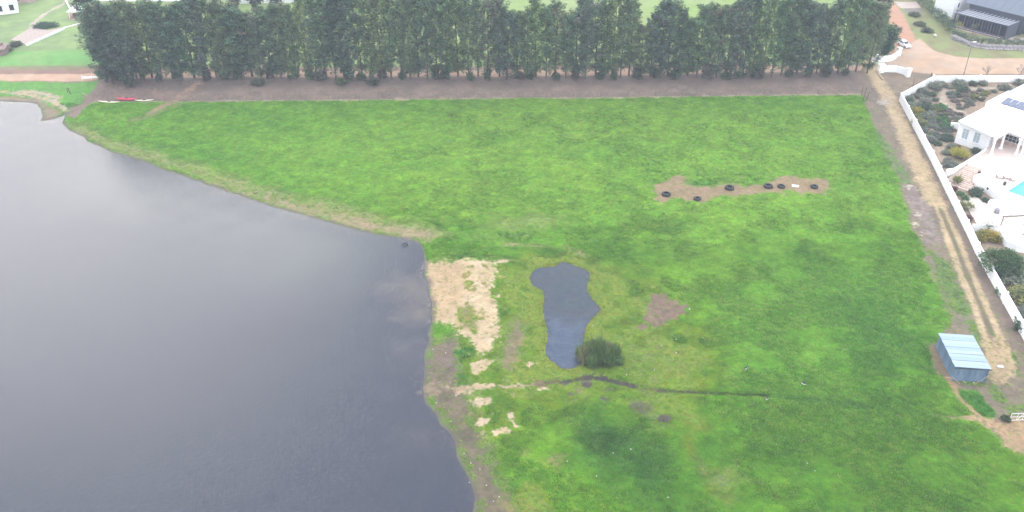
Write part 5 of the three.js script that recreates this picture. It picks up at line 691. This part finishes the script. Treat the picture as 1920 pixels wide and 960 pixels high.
{ // pale stones and litter in the grass
  seed(66); const sg = [0, 1, 2].map(k => { const q = new THREE.IcosahedronGeometry(0.5, 1), p = q.attributes.position; for (let i = 0; i < p.count; i++) { const s = 0.75 + 0.5 * vn(p.getX(i) * 4 + k * 7 + 30, p.getY(i) * 4 + p.getZ(i) * 3 + 30); p.setXYZ(i, p.getX(i) * s, Math.max(-0.2, p.getY(i) * s * 0.8), p.getZ(i) * s); } q.computeVertexNormals(); return q; });
  const list = [[1174.6, 703, 0.36], [1183, 843, 0.42], [1149.5, 850, 0.34], [1063.5, 865, 0.3], [1118.5, 893, 0.34], [936, 932, 0.3], [924, 810, 0.34], [855, 742, 0.3], [818, 755.5, 0.28], [883, 868.5, 0.3], [912, 910, 0.28], [1112, 611, 0.3], [1268, 637, 0.36], [1268, 662, 0.34], [1241, 647.5, 0.26], [1227, 694, 0.26], [1293, 580, 0.42], [1513.7, 869, 0.3], [1527.8, 883, 0.28], [1253, 933, 0.34], [1456, 833, 0.26], [1810, 718, 0.3], [1807, 716, 0.36], [1826, 718, 0.42], [870, 850, 0.25], [900, 880, 0.25], [846, 790, 0.25], [880, 905, 0.22], [925, 940, 0.25], [812, 655, 0.25], [836, 662, 0.28]];
  const pondXZ = xz(1060, 600), kinds = {}; list.sort((a, b) => Math.hypot(xz(a[0], a[1])[0] - pondXZ[0], xz(a[0], a[1])[1] - pondXZ[1]) - Math.hypot(xz(b[0], b[1])[0] - pondXZ[0], xz(b[0], b[1])[1] - pondXZ[1]));
  list.forEach(([x, y, s], i) => { const nearShed = x > 1790, shore = x < 960; const zone = nearShed ? 'pale stone in the weeds before the corrugated shed' : shore ? 'pale stone on the muddy shore' : 'pale stone in the pasture grass', nth = kinds[zone] = (kinds[zone] ?? -1) + 1; const m = solo('pale_stone', sg[i % 3], M.stoneWhite, `${zone}, ${ord(nth)} nearest to the pond`, 'stone', nearShed ? 'stones by the shed' : shore ? 'stones on the shore' : 'stones in the pasture'); m.position.set(...P(x, y)); m.position.y += s * 0.12; m.scale.setScalar(s * 0.62); m.rotation.y = i; });
  { const q = sg[2].clone().scale(1.5, 0.55, 0.9), m = solo('feed_sack', q, M.stoneWhite, 'white sack lying on the sandy track right of the shed', 'sack'); m.position.set(...P(1875, 688)); m.position.y += 0.12; m.scale.setScalar(0.8); }
}
{ // pond reeds, dead brush
  seed(90); const T = newT(), wd = []; const heads = []; for (let i = 0; i < 30; i++) { const a = i * 2.4, r = Math.sqrt((i + 0.4) / 30) * rr(0.85, 1.12); heads.push([Math.cos(a) * r * 3.9, Math.sin(a) * r * 3.0, (1 - r * r * 0.45) * rr(2.5, 4.6), rr(0.7, 1.25), rnd() < 0.2]); }
  for (const [hx, hz, hh, k0, dry] of heads) for (let i = 0; i < 75; i++) { const a = rnd() * 6.283, r = Math.sqrt(rnd()) * 0.95, x = hx + Math.cos(a) * r, z = hz + Math.sin(a) * r, h = hh * rr(0.55, 1.1), k = k0 * rr(0.75, 1.3), c = dry ? [0.22, 0.215, 0.10] : [0.105, 0.18, 0.045]; for (let q = 0; q < 4; q++) { const b = rnd() * 6.283, l = rr(0.2, 0.9), w = 0.07, y0 = h * rr(0, 0.55); T.p.push(x - Math.sin(b) * w, y0, z + Math.cos(b) * w, x + Math.sin(b) * w, y0, z - Math.cos(b) * w, x + Math.cos(b) * l, y0 + h * 0.45, z + Math.sin(b) * l); for (let v = 0; v < 3; v++) { T.n.push(0, 1, 0); T.c.push(c[0] * k, c[1] * k, c[2] * k); } } if (i % 20 === 0) wd.push(bar([x, -0.3, z], [x, h * 0.8, z], 0.025, 0.01, 4)); }
  const t = thing('reed_clump', 'large dome of dark olive reeds at the lower edge of the pond', 'reeds', P(1122, 671)); part('stems', join(wd), M.greyBark, t); part('leaves', leafMesh(T), leafMat, t);
  const dead = (s, R) => { seed(s); const g = []; for (let i = 0; i < 150; i++) { const a = rnd() * 6.283, r = Math.sqrt(rnd()) * R, x = Math.cos(a) * r, z = Math.sin(a) * r * 0.7, h = rr(0.3, 0.85) * (1 - (r / R) ** 2 * 0.6); const e = [x + rr(-0.4, 0.4), h, z + rr(-0.4, 0.4)]; g.push(bar([x, -0.05, z], e, 0.03, 0.012, 4)); g.push(bar([lerp(x, e[0], 0.5), h * 0.5, lerp(z, e[2], 0.5)], [e[0] + rr(-0.4, 0.4), h * rr(0.6, 1), e[2] + rr(-0.4, 0.4)], 0.018, 0.008, 4)); } return join(g); };
  [[1200, 766, 2.0, 'grey dead brush heap in the pasture below the ditch'], [1246, 786, 1.0, 'small dead brush tuft right of the grey brush heap'], [1100, 722, 0.9, 'dark dead reeds in the muddy ditch']].forEach(([x, y, s, l], i) => { const m = solo('dead_brush', dead(95 + i, s), mat([0.17, 0.145, 0.12], 0.95), l, 'dead brush'); m.position.set(...P(x, y)); });
}
{ // fences and posts
  const post = (x, y, h, label, group, r = 0.09, lean = 0) => { const p = P(x, y), t = thing('fence_post', label, 'post', p, 0, group); part('shaft', bar([0, -0.25, 0], [lean * h, h, 0], r, r * 0.85, 7), M.wood, t); part('wire_staple', box(0.05, 0.05, 0.03, lean * h * 0.75, h * 0.75, r), M.steel, t); };
  for (let i = 0; i < 26; i++) post(310 + i * 51, lerp(190, 177.5, i / 25) - 1.5, 1.5, `thin fence post, ${ord(i)} from the left along the far pasture edge`, 'fence posts along the far pasture edge', 0.06);
  post(1618, 190, 4.2, 'tall dark gate post at the far right pasture corner', 'posts at the pasture corner', 0.12, 0.05); post(1615, 178, 2.6, 'short dark post behind the tall gate post at the pasture corner', 'posts at the pasture corner', 0.1, 0.02); post(1625, 186, 2.2, 'leaning post beside the tall gate post', 'posts at the pasture corner', 0.09, 0.15);
  post(1711, 163, 3.0, 'thin pole on the bare ground below the near entrance wall', 'poles by the entrance', 0.07); post(1745, 146, 1.6, 'stout post at the corner of the street wall', 'poles by the entrance', 0.18);
  post(133, 176, 1.9, 'leaning dark post on the green spit by the inlet', 'posts by the inlet', 0.16, -0.25); post(127, 173, 1.2, 'short dark post on the green spit by the inlet', 'posts by the inlet', 0.13);
  { const a = P(155, 177.5), b = P(164, 183), t = thing('fallen_pole', 'pale pole lying on the slope above the inlet', 'pole', a); part('shaft', bar([0, 0.35, 0], [b[0] - a[0], 0.15, b[2] - a[2]], 0.12, 0.09, 7), M.paleWood, t); part('stub', bar([0.2, 0.3, 0.1], [0.3, 0.9, 0.1], 0.05, 0.03, 5), M.paleWood, t); }
  { const p = P(172, 149.5), t = thing('broken_rail_fence', 'heap of broken white rails beside the dirt road at the end of the trees', 'fence', p); seed(12); for (let i = 0; i < 9; i++) solid('rail', bar([rr(-3.2, 0), rr(0.1, 0.9), rr(-0.6, 0.6)], [rr(0.6, 3.6), rr(0.1, 1.1), rr(-0.6, 0.6)], 0.08), M.whiteClean, t); for (const x of [-2.8, 0, 2.9]) solid('post', bar([x, -0.2, 0], [x + 0.2, 1.4, 0], 0.11), M.whiteClean, t); }
  // kayaks
  const hull = (L, w, h) => { const n = 24, m = 10, p = [], ix = []; for (let k = 0; k <= n; k++) { const t = k / n * 2 - 1, f = Math.pow(Math.max(0, 1 - t * t), 0.72), up = t * t * t * t * h * 0.5; for (let i = 0; i < m; i++) { const a = i / m * 6.283, s = Math.sin(a); p.push(t * L / 2, h * 0.5 + up + s * h * 0.5 * f * (s > 0 ? 0.7 : 1), Math.cos(a) * w / 2 * f); } } for (let k = 0; k < n; k++) for (let i = 0; i < m; i++) { const a = k * m + i, b = k * m + (i + 1) % m; ix.push(a, a + m, b, b, a + m, b + m); } const g = new THREE.BufferGeometry(); g.setAttribute('position', new THREE.Float32BufferAttribute(p, 3)); g.setIndex(ix); g.computeVertexNormals(); return g; };
  const kayak = (x, y, L, w, h, c, turn, label) => { const t = thing('kayak', label, 'kayak', P(x, y), turn, 'kayaks on the bank'); part('hull', hull(L, w, h), mat(c, 0.35), t); const k = part('cockpit', new THREE.CylinderGeometry(0.3, 0.3, 0.05, 18).scale(1.5, 1, Math.min(1, w / 0.8)), M.dark, t); k.position.set(0, h * 0.86, 0); part('rim', new THREE.TorusGeometry(0.3, 0.03, 6, 18).rotateX(Math.PI / 2).scale(1.5, 1, Math.min(1, w / 0.8)), M.dark, k); return t; };
  kayak(238, 188, 6.4, 1.15, 0.85, [0.50, 0.05, 0.09], -0.05, 'red kayak lying on the bank between two cream ones'); kayak(205, 192.5, 6.8, 0.8, 0.5, [0.62, 0.56, 0.40], -0.12, 'cream kayak lying nearest the inlet'); kayak(271, 189.5, 5.6, 0.8, 0.5, [0.62, 0.54, 0.40], 0.06, 'cream kayak half hidden behind the red one');
}
{ // far left garden and distant houses
  struct('patio_paving', uvBox(prism([[20, 75], [60, 51], [75, 54], [90, 57], [115, 52], [120, 55], [50, 85.6], [36, 77.5]].map(p => xz(...p)), 1.7, 2.12), 3), mat([0.36, 0.29, 0.25], 0.9, { map: wearB }));
  wallRun('patio_kerb', 'long straight white kerb along the edge of the garden patio', [[121, 55.2], [50, 86.5]].map(p => xz(...p)), 0.5, 0.5, { pillar: 0, bay: 40 });
  const isl = shrubShape(81, [0.05, 0.105, 0.055], { n: 30, leaves: 60, leaf: 0.09, tall: 0.55, c2: [0.06, 0.115, 0.06] }); shrub('island_bush', isl, 'large oval dark green bush beside the garden patio', 'bush', P(86, 50), [4.4, 2.6, 3.4]);
  [[124, 51], [133, 49], [140, 47], [147, 45], [153, 42], [160, 37]].forEach(([x, y], i) => { const m = solo('stepping_stone', rbox(1.5, 0.16, 1.1, 0, 0.03, 0, 0.05), M.stoneWhite, `white stepping stone on the lawn, ${ord(i)} from the patio`, 'stepping stone', 'stepping stones'); m.position.set(...P(x, y)); m.rotation.y = 0.4; });
  { const t = thing('garden_pavilion', 'white tent roofed garden pavilion left of the windbreak', 'pavilion', P(146, 31)); solid('roof', new THREE.ConeGeometry(3.6, 1.9, 4).rotateY(Math.PI / 4).translate(0, 3.3, 0), M.roofWhite, t); for (const [x, z] of [[-2, -2], [2, -2], [-2, 2], [2, 2]]) solid('post', bar([x, -0.1, z], [x, 2.5, z], 0.1), M.whiteClean, t); solid('finial', bar([0, 4.1, 0], [0, 4.8, 0], 0.12, 0.04), M.whiteClean, t); solid('counter', box(3.4, 1.0, 1.2, 0, 0.45, -0.5), M.wood, t); }
  wallRun('white_fence', 'thin white fence line running up to the garden pavilion', [[134, 23], [124, 4], [116, -12]].map(p => xz(...p)), 0.9, 0.25, { pillar: 0, bay: 4 });
  const farHouse = (px, py, w, d, h, turn, label, roofM, wallM, pitch) => { const t = thing('far_house', label, 'house', P(px, py), turn); t.position.y -= 0.1;
    const wn = Math.max(2, Math.round(w / 4)), holes = Array.from({ length: wn }, (_, i) => [(i + 0.3) * w / wn, (i + 0.7) * w / wn, 1.2, h - 0.8]); solid('wall', wallFace(w, h, 0.3, holes).translate(-w / 2, 0, d / 2), wallM, t); for (const [a, b, c, e] of holes) windowIn(t, 'window', a - w / 2, b - w / 2, c, e, (g) => { g.position.z = d / 2; }, 1, [], M.charcoal);
    solid('wall', box(w, h, 0.3, 0, h / 2, -d / 2 + 0.15), wallM, t); for (const s of [-1, 1]) solid('wall', box(0.3, h, d - 0.62, s * (w / 2 - 0.15), h / 2, 0), wallM, t);
    if (pitch) { const s = new THREE.Shape(); s.moveTo(-d / 2 - 0.4, 0); s.lineTo(0, pitch); s.lineTo(d / 2 + 0.4, 0); s.closePath(); const r = solid('roof', new THREE.ExtrudeGeometry(s, { depth: w + 0.8, bevelEnabled: false }).rotateY(Math.PI / 2).translate(-w / 2 - 0.4, h, 0), roofM, t); solid('chimney', rbox(0.8, 1.5, 0.8, w * 0.3, h + pitch * 0.8, 0), wallM, r); } else solid('roof', box(w + 0.6, 0.35, d + 0.6, 0, h + 0.18, 0), roofM, t); };
  farHouse(-8, 22, 15, 10, 4, 0.45, 'white house at the upper left edge of the photograph', M.roofWhite, M.white, 0); farHouse(36, 2, 11, 7, 3, 0.35, 'low house with mauve grey roof above the far left lawn', mat([0.3, 0.25, 0.25], 0.8, { map: wearB }), M.paving, 2);
  farHouse(-4, 100, 6.5, 5, 2.2, 0.08, 'small brown hut at the left edge of the lawn', mat([0.24, 0.17, 0.15], 0.9, { map: wearB }), mat([0.2, 0.14, 0.12], 0.9), 0.7);
  farHouse(290, -6, 26, 12, 3.6, 0.0, 'long white building behind the left end of the windbreak', M.roofWhite, M.white, 0); farHouse(502, -4, 24, 14, 3.5, 0.05, 'white building with a broad pale roof behind the windbreak', M.roofWhite, M.white, 2.0); farHouse(215, -4, 9, 8, 3, 0.1, 'small white house glimpsed over the leftmost trees', M.roofWhite, M.white, 1.6);
}
renderer.render(scene, camera);
